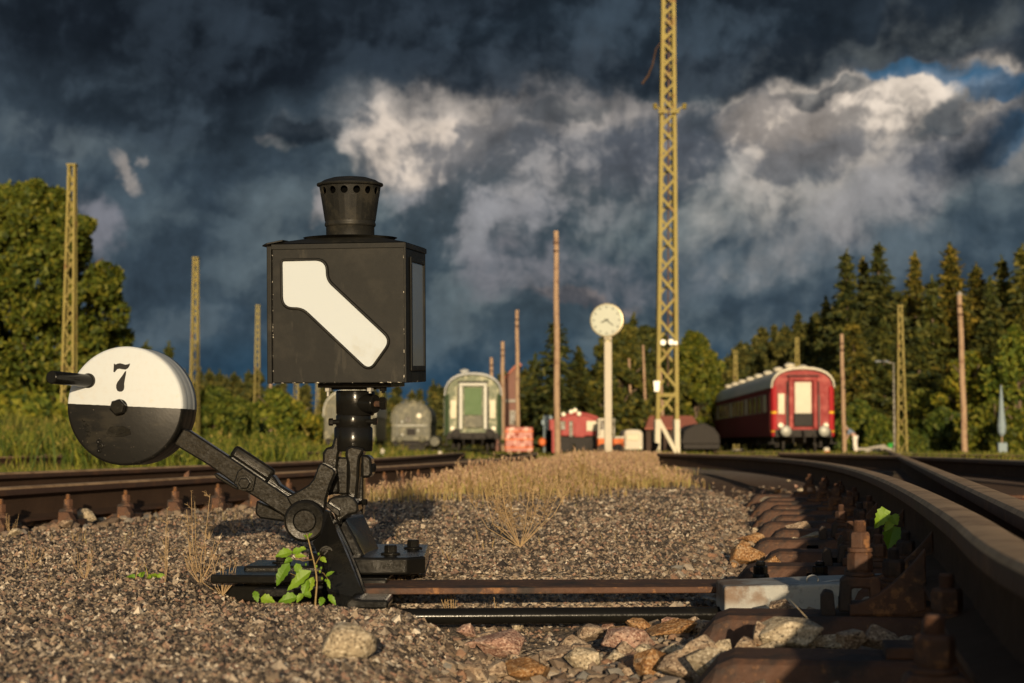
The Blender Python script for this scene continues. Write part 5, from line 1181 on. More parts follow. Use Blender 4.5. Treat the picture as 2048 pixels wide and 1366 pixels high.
# stooping person far off, right of the red coach
def person():
    YP=98; p=G(1709,YP); t=thing('person','stooping person in a grey blue top and white trousers, right of the red coach','person',p)
    def skin(name,verts,edges,rad,mat,parent,sub=2):
        me=bpy.data.meshes.new(name); me.from_pydata(verts,edges,[]); o=bpy.data.objects.new(name,me); COL.objects.link(o); o.parent=parent; me.materials.append(mat)
        md=o.modifiers.new('skin','SKIN'); 
        for i,sv in enumerate(me.skin_vertices[0].data):
            sv.radius=(rad[i],rad[i]*.9); sv.use_root=(i==0)
        s_=o.modifiers.new('sub','SUBSURF'); s_.levels=sub; s_.render_levels=sub; me.polygons.foreach_set('use_smooth',[True]*len(me.polygons)); return o
    sk=mk('skin',(.45,.27,.19),.6,0,.1,5,0); top=mk('grey_blue_top',(.16,.20,.27),.9,0,.15,6,.2,40); tr=mk('white_trousers',(.70,.66,.58),.9,0,.06,6,.2,40)
    # one body surface: pelvis, bent back, neck, head, arms reaching down to the left, legs
    v=[(0,0,.92),(-.12,-.02,1.12),(-.30,-.03,1.30),(-.40,-.03,1.38),(-.50,-.05,1.43),
       (-.32,-.20,1.24),(-.40,-.24,.98),(-.50,-.22,.76),(-.32,.16,1.24),(-.38,.20,.98),(-.46,.18,.76),
       (.02,-.11,.86),(-.03,-.13,.48),(.03,-.13,.08),(-.10,-.14,.03),(.06,.11,.86),(.10,.13,.48),(.16,.13,.08),(.03,.14,.03)]
    e=[(0,1),(1,2),(2,3),(3,4),(2,5),(5,6),(6,7),(2,8),(8,9),(9,10),(0,11),(11,12),(12,13),(13,14),(0,15),(15,16),(16,17),(17,18)]
    r=[.135,.14,.14,.06,.10,.065,.045,.035,.065,.045,.035,.105,.075,.05,.045,.105,.075,.05,.045]
    body=skin('body',v,e,r,sk,t)
    skin('top',[(-.03,0,.98),(-.12,-.02,1.12),(-.30,-.03,1.30),(-.36,-.03,1.345),(-.32,-.20,1.24),(-.39,-.235,1.02),(-.32,.16,1.24),(-.375,.195,1.02)],[(0,1),(1,2),(2,3),(2,4),(4,5),(2,6),(6,7)],[.155,.165,.165,.10,.085,.062,.085,.062],top,t)
    skin('trousers',[(0,0,.93),(.02,-.11,.86),(-.03,-.13,.48),(.03,-.13,.12),(.06,.11,.86),(.10,.13,.48),(.16,.13,.12)],[(0,1),(1,2),(2,3),(0,4),(4,5),(5,6)],[.155,.125,.095,.075,.125,.095,.075],tr,t)
    m=MB(); m.lathe((-.51,-.05,1.46),[(.02,.09),(.08,.075),(.108,.02),(.10,-.02)][::-1],14); m.build('hair',mk('grey_hair',(.35,.30,.25),.8,0,.2,20,.2,80),t,smooth=True)
    for s_ in(-1,1): m=MB(); m.box((-.02+(.13 if s_>0 else 0),s_*.135,.04),(.26,.10,.08)); m.build('shoe',M['under'],t,bevel=.03)
person()
# ------------------------------------------------------------------ trees
def quads(C,U,Vv):
    """leaf quads from centres and half-axes"""
    n=len(C); P=np.stack([C-U-Vv,C+U-Vv*.6,C+U*1.0+Vv*.6,C-U+Vv],1).reshape(-1,3); return P,np.arange(n*4).reshape(-1,4)
def unit(a): return a/np.maximum(1e-9,np.linalg.norm(a,axis=-1,keepdims=True))
def conifer_mesh(seed,H=14,R=2.6,bare=.12,n_wh=30,per=8,ls=.34,dense=1.0):
    r=np.random.default_rng(seed); C=[];U=[];W=[]
    for k in range(n_wh):
        t=bare+(1-bare)*(k+r.uniform(-.3,.3))/n_wh; t=min(max(t,bare),.985)
        rad=R*((1-t)/(1-bare))**1.12*r.uniform(.66,1.15)+.10; h=t*H
        nb=int(per*r.uniform(.8,1.25)); a0=r.uniform(0,6.28)
        for b in range(nb):
            a=a0+6.283*b/nb+r.uniform(-.3,.3); L=rad*r.uniform(.5,1.25); d=np.array([math.cos(a),math.sin(a)])
            m=max(3,int(dense*L/.17)); s_=np.linspace(.18,1,m)*L
            z=h-.42*s_+.22*(s_/max(L,.1))**2*s_+r.uniform(-.1,.1)
            for q in range(2):
                c=np.stack([d[0]*s_+r.normal(0,.10,m)-d[1]*r.normal(0,.16,m)*s_/max(L,.3),d[1]*s_+d[0]*r.normal(0,.16,m)*s_/max(L,.3)+r.normal(0,.1,m),z+r.normal(0,.07,m)-.10*q],1)
                u=np.stack([np.full(m,d[0]),np.full(m,d[1]),np.full(m,-.25)],1)+r.normal(0,.45,(m,3)); w=r.normal(0,1,(m,3))+np.array([0,0,-.9*q])
                u=unit(u)*ls*r.uniform(.6,1.15,(m,1)); w=unit(np.cross(u,w))*ls*.42*r.uniform(.6,1.3,(m,1))
                C.append(c);U.append(u);W.append(w)
    # leader tuft
    m=10; c=np.stack([r.normal(0,.04,m),r.normal(0,.04,m),H*np.linspace(.95,1.0,m)],1); C.append(c);U.append(np.tile([0,0,.3],(m,1))+r.normal(0,.06,(m,3)));W.append(r.normal(0,.07,(m,3)))
    return quads(np.concatenate(C),np.concatenate(U),np.concatenate(W))
def trunk_obj(parent,H,r0,r1=.04,name='trunk',seed=0,limbs=0,R=1.0,lo=.3):
    m=MB(); rr=random.Random(seed); n=9; m.wire([(rr.uniform(-.06,.06)*k/n*r0*4,rr.uniform(-.06,.06)*k/n*r0*4,-.3+(H+.3)*k/n) for k in range(n+1)],r0,r1,9)
    for k in range(limbs):
        z=H*(lo+(.9-lo)*rr.random()); a=rr.uniform(0,6.28); L=R*rr.uniform(.5,.85); d=Vector((math.cos(a),math.sin(a),0))
        m.wire([(0,0,z-.3),d*L*.5+Vector((0,0,z+.12*L)),d*L+Vector((0,0,z+.45*L))],r0*.35,.03,6)
    return m.build(name,M['bark'],parent,smooth=True)
def conifer(label,u,Y,vtop,R=None,group=None,seed=0,bare=.1,mat='leaf_con',name='spruce_tree',dense=1.0,b=None,dz=0):
    b=b or G(u,Y); b=Vector((b.x,b.y,b.z+dz)); H=topz(vtop,Y)-b.z; R=(R or H*.19)*1.06
    t=thing(name,label,'tree',b,0,group)
    P,Fq=conifer_mesh(seed,H,R,bare,n_wh=int(17+H*.9),per=9,ls=.009*H+.15,dense=dense)
    np_mesh('crown',P,Fq,M[mat],t); trunk_obj(t,H*.97,H*.013+.05,.03,seed=seed); return t
def leafy_mesh(seed,centers,n_per,leaf,r,shell=.75):
    C=[]
    for c,rad in centers:
        d=unit(r.normal(0,1,(n_per,3))); k=r.uniform(shell,1.05,(n_per,1))**1.0; C.append(np.array(c)+d*k*np.array(rad))
    C=np.concatenate(C); n=len(C); u=unit(r.normal(0,1,(n,3)))*leaf*r.uniform(.6,1.3,(n,1)); w=unit(np.cross(u,r.normal(0,1,(n,3))))*leaf*.6*r.uniform(.7,1.3,(n,1)); return quads(C,u,w)
def broadleaf(label,u,Y,vtop,W,group=None,seed=0,n_cl=46,n_per=170,leaf=.16,mat='leaf_dec',name='leafy_tree',low=.06,cat='tree',b=None,clr=.24,taper=.75):
    b=b or G(u,Y); H=topz(vtop,Y)-b.z; r=np.random.default_rng(seed); t=thing(name,label,cat,b,0,group)
    cs=[]
    for k in range(n_cl):
        f=(k+.5)/n_cl; z=low+(1-low)*f**.85; prof=math.sin(PI*min(1,max(.02,(z*.80+.16))))**taper
        a=k*2.39996+r.uniform(-.3,.3); q=math.sqrt(r.uniform(.2,1.05)); rad=W/2*clr*r.uniform(.6,1.5)*(1.15-.5*z)
        cs.append(((math.cos(a)*q*(W/2*prof-rad*.6),math.sin(a)*q*(W/2*prof-rad*.6),max(rad*.5,z*H-rad*.8)),(rad,rad,rad*.78)))
    P,Fq=leafy_mesh(seed,cs,n_per,leaf,r); np_mesh('crown',P,Fq,M[mat],t)
    trunk_obj(t,H*.8,.035*H*.6+.04,.03,seed=seed,limbs=9,R=W*.45); return t
broadleaf('big broad leafy tree filling the left edge behind the nearest lattice mast',46,74,362,9.4,seed=3,n_cl=150,n_per=420,leaf=.115,clr=.20,taper=.62)
# central group
conifer('dark broad spruce right behind the tall wooden pole',1112,98,640,3.3,seed=11,bare=.02)
conifer('smaller spruce leaning against the right side of the dark broad spruce',1158,104,700,2.6,seed=12,bare=.03)
conifer('short spruce filling the gap left of the platform clock',1070,112,715,2.4,seed=13,bare=.02)
broadleaf('bushy tree with pale bare stems behind the platform clock',1238,100,640,5.0,seed=14,n_cl=60,leaf=.17,mat='leaf_con')
broadleaf('bushy tree directly behind the tall floodlight mast',1300,108,652,4.8,seed=15,n_cl=60,leaf=.17,mat='leaf_con')
broadleaf('rounded dark tree right of the floodlight mast, left of the red coach',1392,112,662,4.6,seed=16,n_cl=60,leaf=.18)
broadleaf('low tree between the spruces and the clock tree',1190,114,738,3.6,seed=17,n_cl=46,leaf=.17,mat='leaf_con')
conifer('small pointed spruce at the left shoulder of the floodlight mast',1268,112,634,1.4,seed=18,bare=.1)
for i,(u,v0,v1) in enumerate(((1258,700,860),(1287,690,850),(1322,740,860))):
    p=G(u,99.0); m=MB(); zt=topz(v0,99.0); m.wire([p,Vector((p.x+.1,99,(p.z+zt)/2)),Vector((p.x,99,zt))],.10,.06,7); o=m.build('bare_trunk',M['wood']); tag(o,['pale bare trunk left of the floodlight mast, nearer the clock','pale bare trunk just left of the floodlight mast','short pale bare trunk seen through the floodlight mast'][i],'tree')
# right-hand wood, named trees
def hillz(x,y): 
    t=np.clip((x-14-.0*y)/60,0,1); s_=np.clip((y-125)/170,0,1); return -.27+ s_*(6+24*t)+ np.clip((x-45)/50,0,1)*0
R_=[(1697,505,118,2.9,'tall spruce at the left end of the right-hand wood, leftmost of the high tops'),(1762,490,122,3.1,'broad tall spruce above the street lamp, left of the yellow mast'),(1730,520,126,2.2,'narrow spruce squeezed between the two high tops left of the yellow mast'),
    (1834,512,124,2.6,'spruce top right above the yellow lattice mast'),(1906,489,120,2.7,'tall spruce with a long bare pale trunk left of the right wooden pole'),(1868,560,118,2.2,'lower spruce between the mast and the long-trunked spruce'),
    (1958,530,123,2.5,'spruce standing behind the pale right wooden pole'),(2010,515,119,2.7,'wide spruce near the right edge of the photo'),(2050,492,116,2.8,'tall spruce cut by the right edge of the photo'),(1985,560,112,2.2,'lower spruce in front of the wide right-edge spruce'),
    (1655,600,124,2.3,'first lower spruce left of the high tops, above the red coach'),(1625,640,128,2.0,'small spruce above the end of the red coach roof'),(1710,640,110,2.2,'dark spruce behind the pole beside the red coach'),(1770,640,110,2.4,'spruce behind the street lamp arm'),(1840,650,108,2.3,'olive spruce right of the yellow lattice mast')]
for i,(u,v,Y,R,l) in enumerate(R_): conifer(l,u,Y,v,R*1.28,'spruces of the right-hand wood',seed=30+i,bare=.30 if i in(4,1,6) else .16)
# undergrowth on the right
for i,(u,v,Y,W,l) in enumerate(((1722,800,104,3.2,'leafy bush beside the pole right of the red coach'),(1762,830,101,2.6,'yellow green bush left of the right mast foot'),(1850,775,106,3.8,'shaded bush right of the right mast'),(1950,700,100,5.2,'large pale green bush behind the right wooden pole'),
     (2040,650,96,4.4,'dark leafy tree at the right edge behind the parasol'),(1890,815,98,4.2,'low dark bush left of the right wooden pole'),(1990,800,92,4.6,'dark bush under the closed parasol'),(2045,820,88,3.4,'lowest dark bush in the right edge'),(1820,862,92,2.0,'rounded brownish weed clump by the right mast foot'))):
    broadleaf(l,u,Y,v,W,'bushes below the right-hand wood',seed=60+i,n_cl=34,n_per=140,leaf=.15,mat='bush' if i in(0,1,3,4,8) else 'leaf_dec',name='bush',cat='bush',low=.02,clr=.30)
# left bushes and trees
for i,(u,v,Y,W,l,mt,kind) in enumerate(((40,812,62,4.6,'broad bush at the foot of the big left tree','bush','b'),(120,845,56,2.6,'bush around the foot of the nearest mast','bush','b'),(290,690,120,3.6,'dark spruce top just above the white disc','leaf_con','c'),(335,690,124,3.0,'second dark spruce right of the one above the white disc','leaf_con','c'),
     (262,745,118,2.8,'low dark spruce between the big tree and the white disc','leaf_con','c'),(428,770,88,3.2,'large yellow green bush right of the counterweight','bush','b'),(470,792,92,3.2,'leafy bush between the two middle left masts','bush','b'),(498,830,96,3.0,'dark bush at the foot of the mast left of the lantern','leaf_dec','b'),(548,775,104,3.6,'yellow green bush below the left edge of the lantern','bush','b'),(590,800,112,3.4,'bush behind the stout mast below the lantern','bush','b'),(20,880,50,3.0,'low weed bush in the bottom left bank','bush','b'),(640,830,118,3.2,'bush left of the silvery wagon','leaf_dec','b'))):
    if kind=='b': broadleaf(l,u,Y,v,W,'bushes on the left bank',seed=80+i,n_cl=34,n_per=150,leaf=.13,mat=mt,name='bush',cat='bush',low=.02,clr=.30)
    else: conifer(l,u,Y,v,W/2*1.1,'spruces behind the left bank',seed=80+i,bare=.05)

# far woods: beyond counting, one mass each
def far_wood(name,specs,seed):
    """simple far spruces merged into one wood"""
    r=np.random.default_rng(seed); Vs=[];Fs=[];o=0
    protos=[]
    for k in range(6):
        P,Fq=conifer_mesh(seed*10+k,10.0,1.75,.05,n_wh=20,per=7,ls=.46,dense=.5); protos.append((P/10,Fq))
    for (x,y,z,H) in specs:
        P,Fq=protos[r.integers(0,6)]; a=r.uniform(0,6.28); c,s_=math.cos(a),math.sin(a); k=r.uniform(.8,1.25)
        Q=np.stack([(P[:,0]*c-P[:,1]*s_)*H*k,(P[:,0]*s_+P[:,1]*c)*H*k,P[:,2]*H],1)+np.array([x,y,z]); Vs.append(Q);Fs.append(Fq+o);o+=len(P)
    return np_mesh(name,np.concatenate(Vs),np.concatenate(Fs),M['leaf_far'])
sp=[]; rr=np.random.default_rng(4)
sky_u=[1420,1440,1500,1560,1620,1680,1760,1860,1960,2120]; sky_v=[715,690,655,632,606,590,575,565,550,540]
for k in range(300):
    u=rr.uniform(1425,2130); Y=rr.uniform(135,280); f=(Y-135)/145; vt=np.interp(u,sky_u,sky_v); vtop=vt+(1-f)*rr.uniform(40,110)+rr.uniform(4,40)
    x=S(u,885,Y).x; zt=topz(vtop,Y); H=rr.uniform(9,13); sp.append((x,Y,zt-H,H))
o=far_wood('forest',sp,2); tag(o,'dense spruce forest climbing the hill on the right','forest',kind='stuff')
sp=[]
for k in range(150):
    u=rr.uniform(225,1060); Y=rr.uniform(170,270); vt=np.interp(u,[225,300,400,480,560,640,720,800,880,960,1060],[730,742,735,730,752,768,772,768,752,745,735])+rr.uniform(0,45)*(1+(270-Y)/160); x=S(u,885,Y).x; zt=topz(vt,Y); H=rr.uniform(9,12); sp.append((x,Y,zt-H,H))
for k in range(60):
    u=rr.uniform(1040,1450); Y=rr.uniform(130,190); x=S(u,885,Y).x; zt=topz(rr.uniform(735,800),Y); H=11; sp.append((x,Y,zt-H,H))
for k in range(90):
    u=rr.uniform(-1600,260); Y=rr.uniform(120,190); x=S(u,885,Y).x; zt=topz(rr.uniform(660,760),Y); H=11; sp.append((x,Y,zt-H,H))
o=far_wood('forest',sp,3); tag(o,'low mixed wood along the far left horizon','forest',kind='stuff')
# sloping ground under the hill wood
hx=np.linspace(14,150,40); hy=np.linspace(128,320,40); HX,HY=np.meshgrid(hx,hy)
uu=1024+F*HX/HY; vt=np.interp(uu,[1300]+sky_u,[885]+sky_v); f=np.clip((HY-128)/150,0,1)
HZ=np.maximum(-.6,CAMZ+(885-(vt+(1-f)*95+25))/F*HY-10.5)*np.clip((HY-128)/30,0,1)-.4*(1-np.clip((HY-128)/30,0,1)); HZ=np.where(HX<16,-.5,HZ)
I=(np.arange(39)[:,None]*40+np.arange(39)[None,:]).ravel()
M['forest_floor']=mk('forest_floor',(.05,.05,.02),.9,0,.4,.2,.5,3,dist=.1)
o=np_mesh('hillside',np.stack([HX.ravel(),HY.ravel(),HZ.ravel()],1),np.stack([I,I+1,I+41,I+40],1),M['forest_floor'],smooth=True); tag(o,kind='structure')

# ------------------------------------------------------------------ grasses ("stuff")
def blades(name,x,y,h,w,mat,rng,bend=.35,zoff=0,seed_head=None,lean=(0,0)):
    n=len(x); z=gz(x,y)+zoff; a=rng.uniform(0,2*PI,n); sx,sy=np.cos(a)*w,np.sin(a)*w
    b=rng.uniform(0,2*PI,n); bd=h*bend*rng.uniform(.1,1,n); bx,by=np.cos(b)*bd+lean[0]*h,np.sin(b)*bd+lean[1]*h
    P=np.empty((n,6,3))
    for k,(t,ww) in enumerate(((0,1),(.55,.8),(1,.25))):
        cx,cy=x+bx*t*t,y+by*t*t; cz=z+h*t*(1-.12*t*bend)
        P[:,2*k]=np.stack([cx-sx*ww,cy-sy*ww,cz],1); P[:,2*k+1]=np.stack([cx+sx*ww,cy+sy*ww,cz],1)
    Fq=(np.array([[0,1,3,2],[2,3,5,4]])[None]+np.arange(n)[:,None,None]*6).reshape(-1,4)
    V=P.reshape(-1,3); mi=np.zeros(len(Fq),int); mats=[mat]
    if seed_head is not None:
        k=rng.uniform(0,1,n)<seed_head[1]; m=int(k.sum()); tip=np.stack([(x+bx)[k],(y+by)[k],(z+h*.95)[k]],1)
        for q in range(3):
            L=h[k]*rng.uniform(.10,.22,m); ww=w[k]*rng.uniform(1.2,2.6,m); aa=rng.uniform(0,6.28,m); dx,dy=np.cos(aa)*ww,np.sin(aa)*ww; sh=rng.normal(0,.35,(m,2))*L[:,None]
            T=tip+np.stack([sh[:,0]*.3,sh[:,1]*.3,-L*.5*q],1)
            D=np.stack([T,T+np.stack([dx,dy,L*.5],1),T+np.stack([sh[:,0],sh[:,1],L],1),T-np.stack([dx,dy,-L*.5],1)],1)
            V=np.concatenate([V,D.reshape(-1,3)]); Fq=np.concatenate([Fq,np.arange(m*4).reshape(-1,4)+len(V)-4*m]); mi=np.concatenate([mi,np.ones(m,int)])
        mats=[mat,seed_head[0]]
    return np_mesh(name,V,Fq,mats,mi=mi)
def pts(n,x0,x1,y0,y1,test,power=1.0):
    u=RNG.uniform(0,1,n); y=(y0*(y1/y0)**u) if power==1.0 else y0+(y1-y0)*u; x=RNG.uniform(x0,x1,n)
    if callable(test): k=test(x,y); x,y=x[k],y[k]
    return x,y
x,y=pts(175000,-1.6,4.6,9.2,40,lambda x,y: (grass_weight(x,y)>0)&(vnoise(x,y,.22,12)*.75+vnoise(x,y,.9,13)*.5>.46-.006*np.maximum(y-10,0))&(RNG.uniform(0,1,len(x))<.02+.75*grass_weight(x,y)))
hh=(.06+.13*RNG.beta(2,2,len(x)))*(.75+.55*vnoise(x,y,.6,14))*(.5+.55*grass_weight(x,y))*np.where(RNG.uniform(0,1,len(x))<.05,1.35,1)*np.interp(y,[10,14,40],[1.0,.9,.75])
o=blades('dry_grass',x,y,hh,(.0016+.0011*RNG.uniform(0,1,len(x)))*(1+.035*(y-9)),M['dry'],RNG,.35,seed_head=(M['seed'],.55)); tag(o,'patch of thin golden dry grass with pinkish seed heads in the middle of the gravel','grass',kind='stuff')
# green strips: along the tracks, in the yard and on the left bank
x,y=pts(80000,-40,40,26,118,lambda x,y:(np.abs(x)<.32*y)&(~((np.abs(x-leftx(y)+.75)<1.5)&(y<60)))&(((x<leftx(y)-2.8))|(x>1.0)|(y>44))&(vnoise(x,y,1.6,15)>.28))
hh=(.10+.25*RNG.beta(1.4,3,len(x)))*(.5+1.1*vnoise(x,y,4,16)); hh*=np.where(x<leftx(y)-5,1.5,.6)
o=blades('grass',x,y,hh,.008+.0003*y*RNG.uniform(.5,1.4,len(x)),M['green_grass'],RNG,.5); tag(o,'mixed green and yellow rough grass over the far yard','grass',kind='stuff')
x,y=pts(52000,-34,-3,20,70,lambda x,y:(x<leftx(y)-3.3)&(x>-.33*y)&(vnoise(x,y,2.2,17)>.45))
hh=(.14+.36*RNG.beta(1.5,2.8,len(x)))*(.4+1.1*vnoise(x,y,2.0,18)); o=blades('weeds',x,y,hh,.006+.009*RNG.uniform(0,1,len(x)),M['bush'],RNG,.6,seed_head=(M['green_grass'],.4)); tag(o,'tall green weeds on the left bank beyond the tracks','weeds',kind='stuff')
x,y=pts(22000,2.2,11,21,42,lambda x,y:(x>np.interp(y,[22,30,40],[2.4,3.4,5.0]))&(x<.31*y)&(vnoise(x,y,.8,19)>.4))
o=blades('grass',x,y,.08+.17*RNG.beta(1.5,3,len(x)),np.full(len(x),.009),M['green_grass'],RNG,.5); tag(o,'green grass strip behind the right-hand rails','grass',kind='stuff')
x,y=pts(5000,-7.5,-2.5,14,25,lambda x,y:(x<leftx(y)-2.5)&(x>-.33*y)&(vnoise(x,y,.9,20)>.5))
o=blades('grass',x,y,.05+.14*RNG.beta(1.5,3,len(x)),np.full(len(x),.006),M['green_grass'],RNG,.5); tag(o,'low green grass between the two left tracks','grass',kind='stuff')
# fine dry wisps on the walkway
x,y=pts(1500,-2.6,1.2,3.4,9.6,lambda x,y:(x>-.30*y)&(x<railx(y)-.75)&(x>leftx(y)+.3)&(vnoise(x,y,.30,21)>.60)&~((y>3.6)&(y<4.5)&(x>-.8)))
o=blades('dry_grass',x,y,.02+.07*RNG.beta(1.2,3,len(x)),.0007+.0006*RNG.uniform(0,1,len(x)),M['dry'],RNG,.7); tag(o,'thin scattered dry wisps on the gravel walkway','grass',kind='stuff')

# ------------------------------------------------------------------ single plants
def hit(u,v):
    ys=np.arange(1.9,22,.02); P=[S(u,v,y) for y in ys]; zs=gz(np.array([p.x for p in P]),ys)
    for p,z in zip(P,zs):
        if p.z<=z: return Vector((p.x,p.y,z))
    return P[-1]
def weed(label,u,v,Y,H,spread,n,seed,group=None,dense=7,rad=.0013,mat='dry_stem',cat='weed',side=None):
    """dry weed: bundle of forked stems carrying short pod-like twigs"""
    p=hit(u,v); rr=random.Random(seed); m=MB(p); m2=m
    for k in range(n):
        a=rr.uniform(0,6.28); sp_=spread*rr.uniform(.15,1); h=H*rr.uniform(.6,1.0)
        tip=p+Vector((math.cos(a)*sp_+(side or 0),math.sin(a)*sp_*.5,h)); mid=p+Vector(((tip.x-p.x)*rr.uniform(.5,.8),(tip.y-p.y)*.6,h*rr.uniform(.30,.46)))
        m.wire([p,mid,tip],rad,rad*.5,4)
        for q in range(dense):
            t=rr.uniform(.3,1.0); b0=(p*(1-t)**2+mid*2*t*(1-t)*1.0+tip*t*t); L=H*rr.uniform(.06,.20)*(1.2-t*.6)
            d=Vector((rr.uniform(-1,1),rr.uniform(-1,1)*.6,rr.uniform(.25,1.2))).normalized(); e=b0+d*L; m.wire([b0,b0+d*L*.5+Vector((0,0,.1*L)),e],rad*.55,rad*.4,3)
            for j in range(4):
                tt=rr.uniform(.3,1); s0=b0+(e-b0)*tt; dd=Vector((rr.uniform(-1,1),rr.uniform(-1,1),rr.uniform(.0,1.1))).normalized()*H*rr.uniform(.02,.05); m2.wire([s0,s0+dd],rad*.55,rad*.3,3)
    t=thing('dry_weed',label,cat,p,0,group); 
    m.build('stems',M[mat],t); 
    return t
gw='dry weeds growing out of the gravel'
weed('tall pale bushy dry weed standing alone in the gravel, middle of the photo',1040,1095,5.55,.26,.21,17,1,gw,15,.0017)
weed('tiny dry weed at the edge of the lantern shadow',886,1025,8.4,.05,.03,4,2,gw,4,.0016)
weed('dark thin weed under the lever arm, close to the left rail',428,1010,7.0,.10,.05,5,3,gw,4,.0012)
weed('spindly dry weed left of the lever hub, over the disc shadow',418,1080,6.2,.17,.08,6,4,gw,6,.0012)
weed('fine bleached weed in front of the shadow under the lever',470,1068,6.0,.11,.08,7,5,gw,5,.0009)
weed('low dry weed left of the beam end',400,1170,4.35,.13,.09,9,6,gw,4,.0012)
weed('dry stalks standing right in front of the black beam end',445,1195,3.95,.10,.07,13,7,gw,1,.0012)
weed('tall thin single stalk left of the beam end',330,1170,4.3,.20,.03,3,8,gw,3,.0013)
weed('leaning dry stalk above the beam end',395,1150,4.5,.22,.06,5,9,gw,5,.0013)
weed('small budding weed in front of the rod beside the stand foot',800,1205,3.80,.075,.035,6,10,gw,7,.0013)
weed('small budding weed over the left end of the black rod',905,1238,3.72,.075,.04,7,11,gw,7,.0013)
weed('single little weed in front of the black rod',1000,1246,3.66,.065,.02,3,12,gw,6,.0013)
weed('tiny weed sprig right of the little rod weeds',1130,1250,3.64,.02,.012,3,13,gw,3,.0008)
weed('dry weed at the far left edge on the gravel',20,1070,6.0,.09,.05,6,14,gw,4,.0011)
weed('thin greenish tuft on the gravel low at the left',170,1160,4.4,.08,.06,9,15,gw,1,.0009)
weed('thin dry tuft left of the middle of the walkway',60,1130,4.7,.06,.05,6,16,gw,2,.0009)
weed('dark weed sprig showing above the dry grass patch',1125,1010,10.4,.24,.05,4,17,gw,7,.0022)
weed('green leafy sprig in the dry grass in front of the red locomotive',1165,990,13,.38,.08,4,18,gw,9,.0036,'stem')
def leaf(m,base,d,up,L,W,curl=.2,serr=True,heart=False):
    curl=curl*random.uniform(.6,2.6)
    """one leaf blade with a midrib fold"""
    d=Vector(d).normalized(); n=Vector(up).normalized(); s_=d.cross(n).normalized(); n=s_.cross(d); N=9; vs=[]; 
    for k in range(N+1):
        t=k/N
        if heart: w=W*(math.sin(PI*min(1,.22+.78*t))**.8)*(1-.25*t)
        else: w=W*math.sin(PI*t**.78)**.9
        if serr and 0<k<N: w*=1+.13*(-1)**k
        c=Vector(base)+d*(L*t)-n*(curl*L*t*t)
        vs+=[c+s_*w+n*(w*(.28+.25*math.sin(t*5+L*300))),c,c-s_*w+n*(w*(.34+.2*math.sin(t*6+L*200)))]
    fs=[]
    for k in range(N): a=3*k; fs+=[(a,a+1,a+4,a+3),(a+1,a+2,a+5,a+4)]
    m.add(vs,fs)
def bramble():
    p=S(632,1207,3.74); p.z=gz1(p.x,p.y)-.004; t=thing('bramble_shoot','bright green raspberry-like shoot growing against the front leg of the switch stand','plant',p)
    W3=lambda x,y,Y=3.74: S(500+x/2.845,760+y/2.845,Y)
    m=MB(p); stem=[W3(374,1330),W3(372,1270),W3(380,1150),W3(368,1050),W3(350,980),W3(330,900),W3(322,875)]; m.wire(catmull(stem,.01),.0024,.0012,7)
    m.wire([W3(376,1180),W3(300,1130,3.72),W3(230,1100,3.70)],.0011,.0008,5); m.wire([W3(362,1020),W3(300,1030,3.71),W3(258,1010,3.70)],.0011,.0008,5); m.wire([W3(372,1080),W3(420,1100,3.72),W3(448,1140,3.7)],.001,.0008,5); m.wire([W3(366,1060),W3(400,1000,3.73),W3(396,985,3.72)],.001,.0008,5)
    m.build('stem',M['stem'],t)
    l=MB(p); K2=3.72/F/2.845
    for (x,y),(x2,y2),w,Y in(((245,978),(142,1000),30,3.70),((240,985),(300,955),20,3.70),((250,1000),(320,1000),14,3.70),((225,1040),(140,1160),34,3.69),((262,1042),(290,1120),22,3.69),((240,1015),(195,1040),18,3.70),((350,1085),(205,1190),34,3.68),((330,1135),(300,1225),24,3.69),((360,1120),(320,1210),26,3.70),((400,1010),(432,1032),16,3.71),((270,1235),(160,1255),32,3.64),((300,1215),(265,1265),18,3.64),((60,1240),(140,1260),28,3.62),((25,1200),(45,1262),18,3.62),((430,1120),(470,1085),12,3.7),((440,1130),(455,1185),10,3.7),((330,900),(345,872),14,3.73),((325,905),(308,880),10,3.73),((320,960),(265,965),16,3.71),((445,1220),(490,1280),16,3.66),((415,1235),(400,1285),18,3.66),((350,1230),(300,1215),22,3.67)):
        a=W3(x,y,Y); b=W3(x2,y2,Y-.012); leaf(l,a,b-a,Vector((random.uniform(-.2,.2),-.75,.6)),(b-a).length,w*K2,.12)
    l.build('leaves',M['fresh'],t)
    m=MB(p)
    for x,y in((405,1070),(378,1060),(398,1090),(318,1050),(465,1095),(390,990),(430,1140),(410,1130),(445,1170)): m.lathe(W3(x,y,3.70),[(.0008,-.003),(.0026,0),(.0012,.003)],8)
    m.build('buds',M['fresh'],t)
bramble()
def ground_leaves(label,u,v,Y,n,seed,sz=.02):
    p=S(u,v,Y); p.z=gz1(p.x,p.y); t=thing('small_plant',label,'plant',p); l=MB(p); rr=random.Random(seed)
    for k in range(n):
        a=rr.uniform(0,6.28); b=p+Vector((rr.uniform(-.03,.03),rr.uniform(-.01,.01),.003)); leaf(l,b,(math.cos(a),-.3+.4*math.sin(a),rr.uniform(.15,.6)),(0,-.7,.7),sz*rr.uniform(.7,1.3),sz*.33,.3)
    l.build('leaves',M['fresh'],t)
    m=MB(p); m.wire([p,p+Vector((0,0,sz*.7))],.001,.0006,5); m.build('stem',M['stem'],t)
ground_leaves('small dark green weed left of the beam end',295,1172,4.25,10,1,.022)
ground_leaves('low green seedling between the beam end and the bramble shoot',510,1200,3.8,9,2,.018)
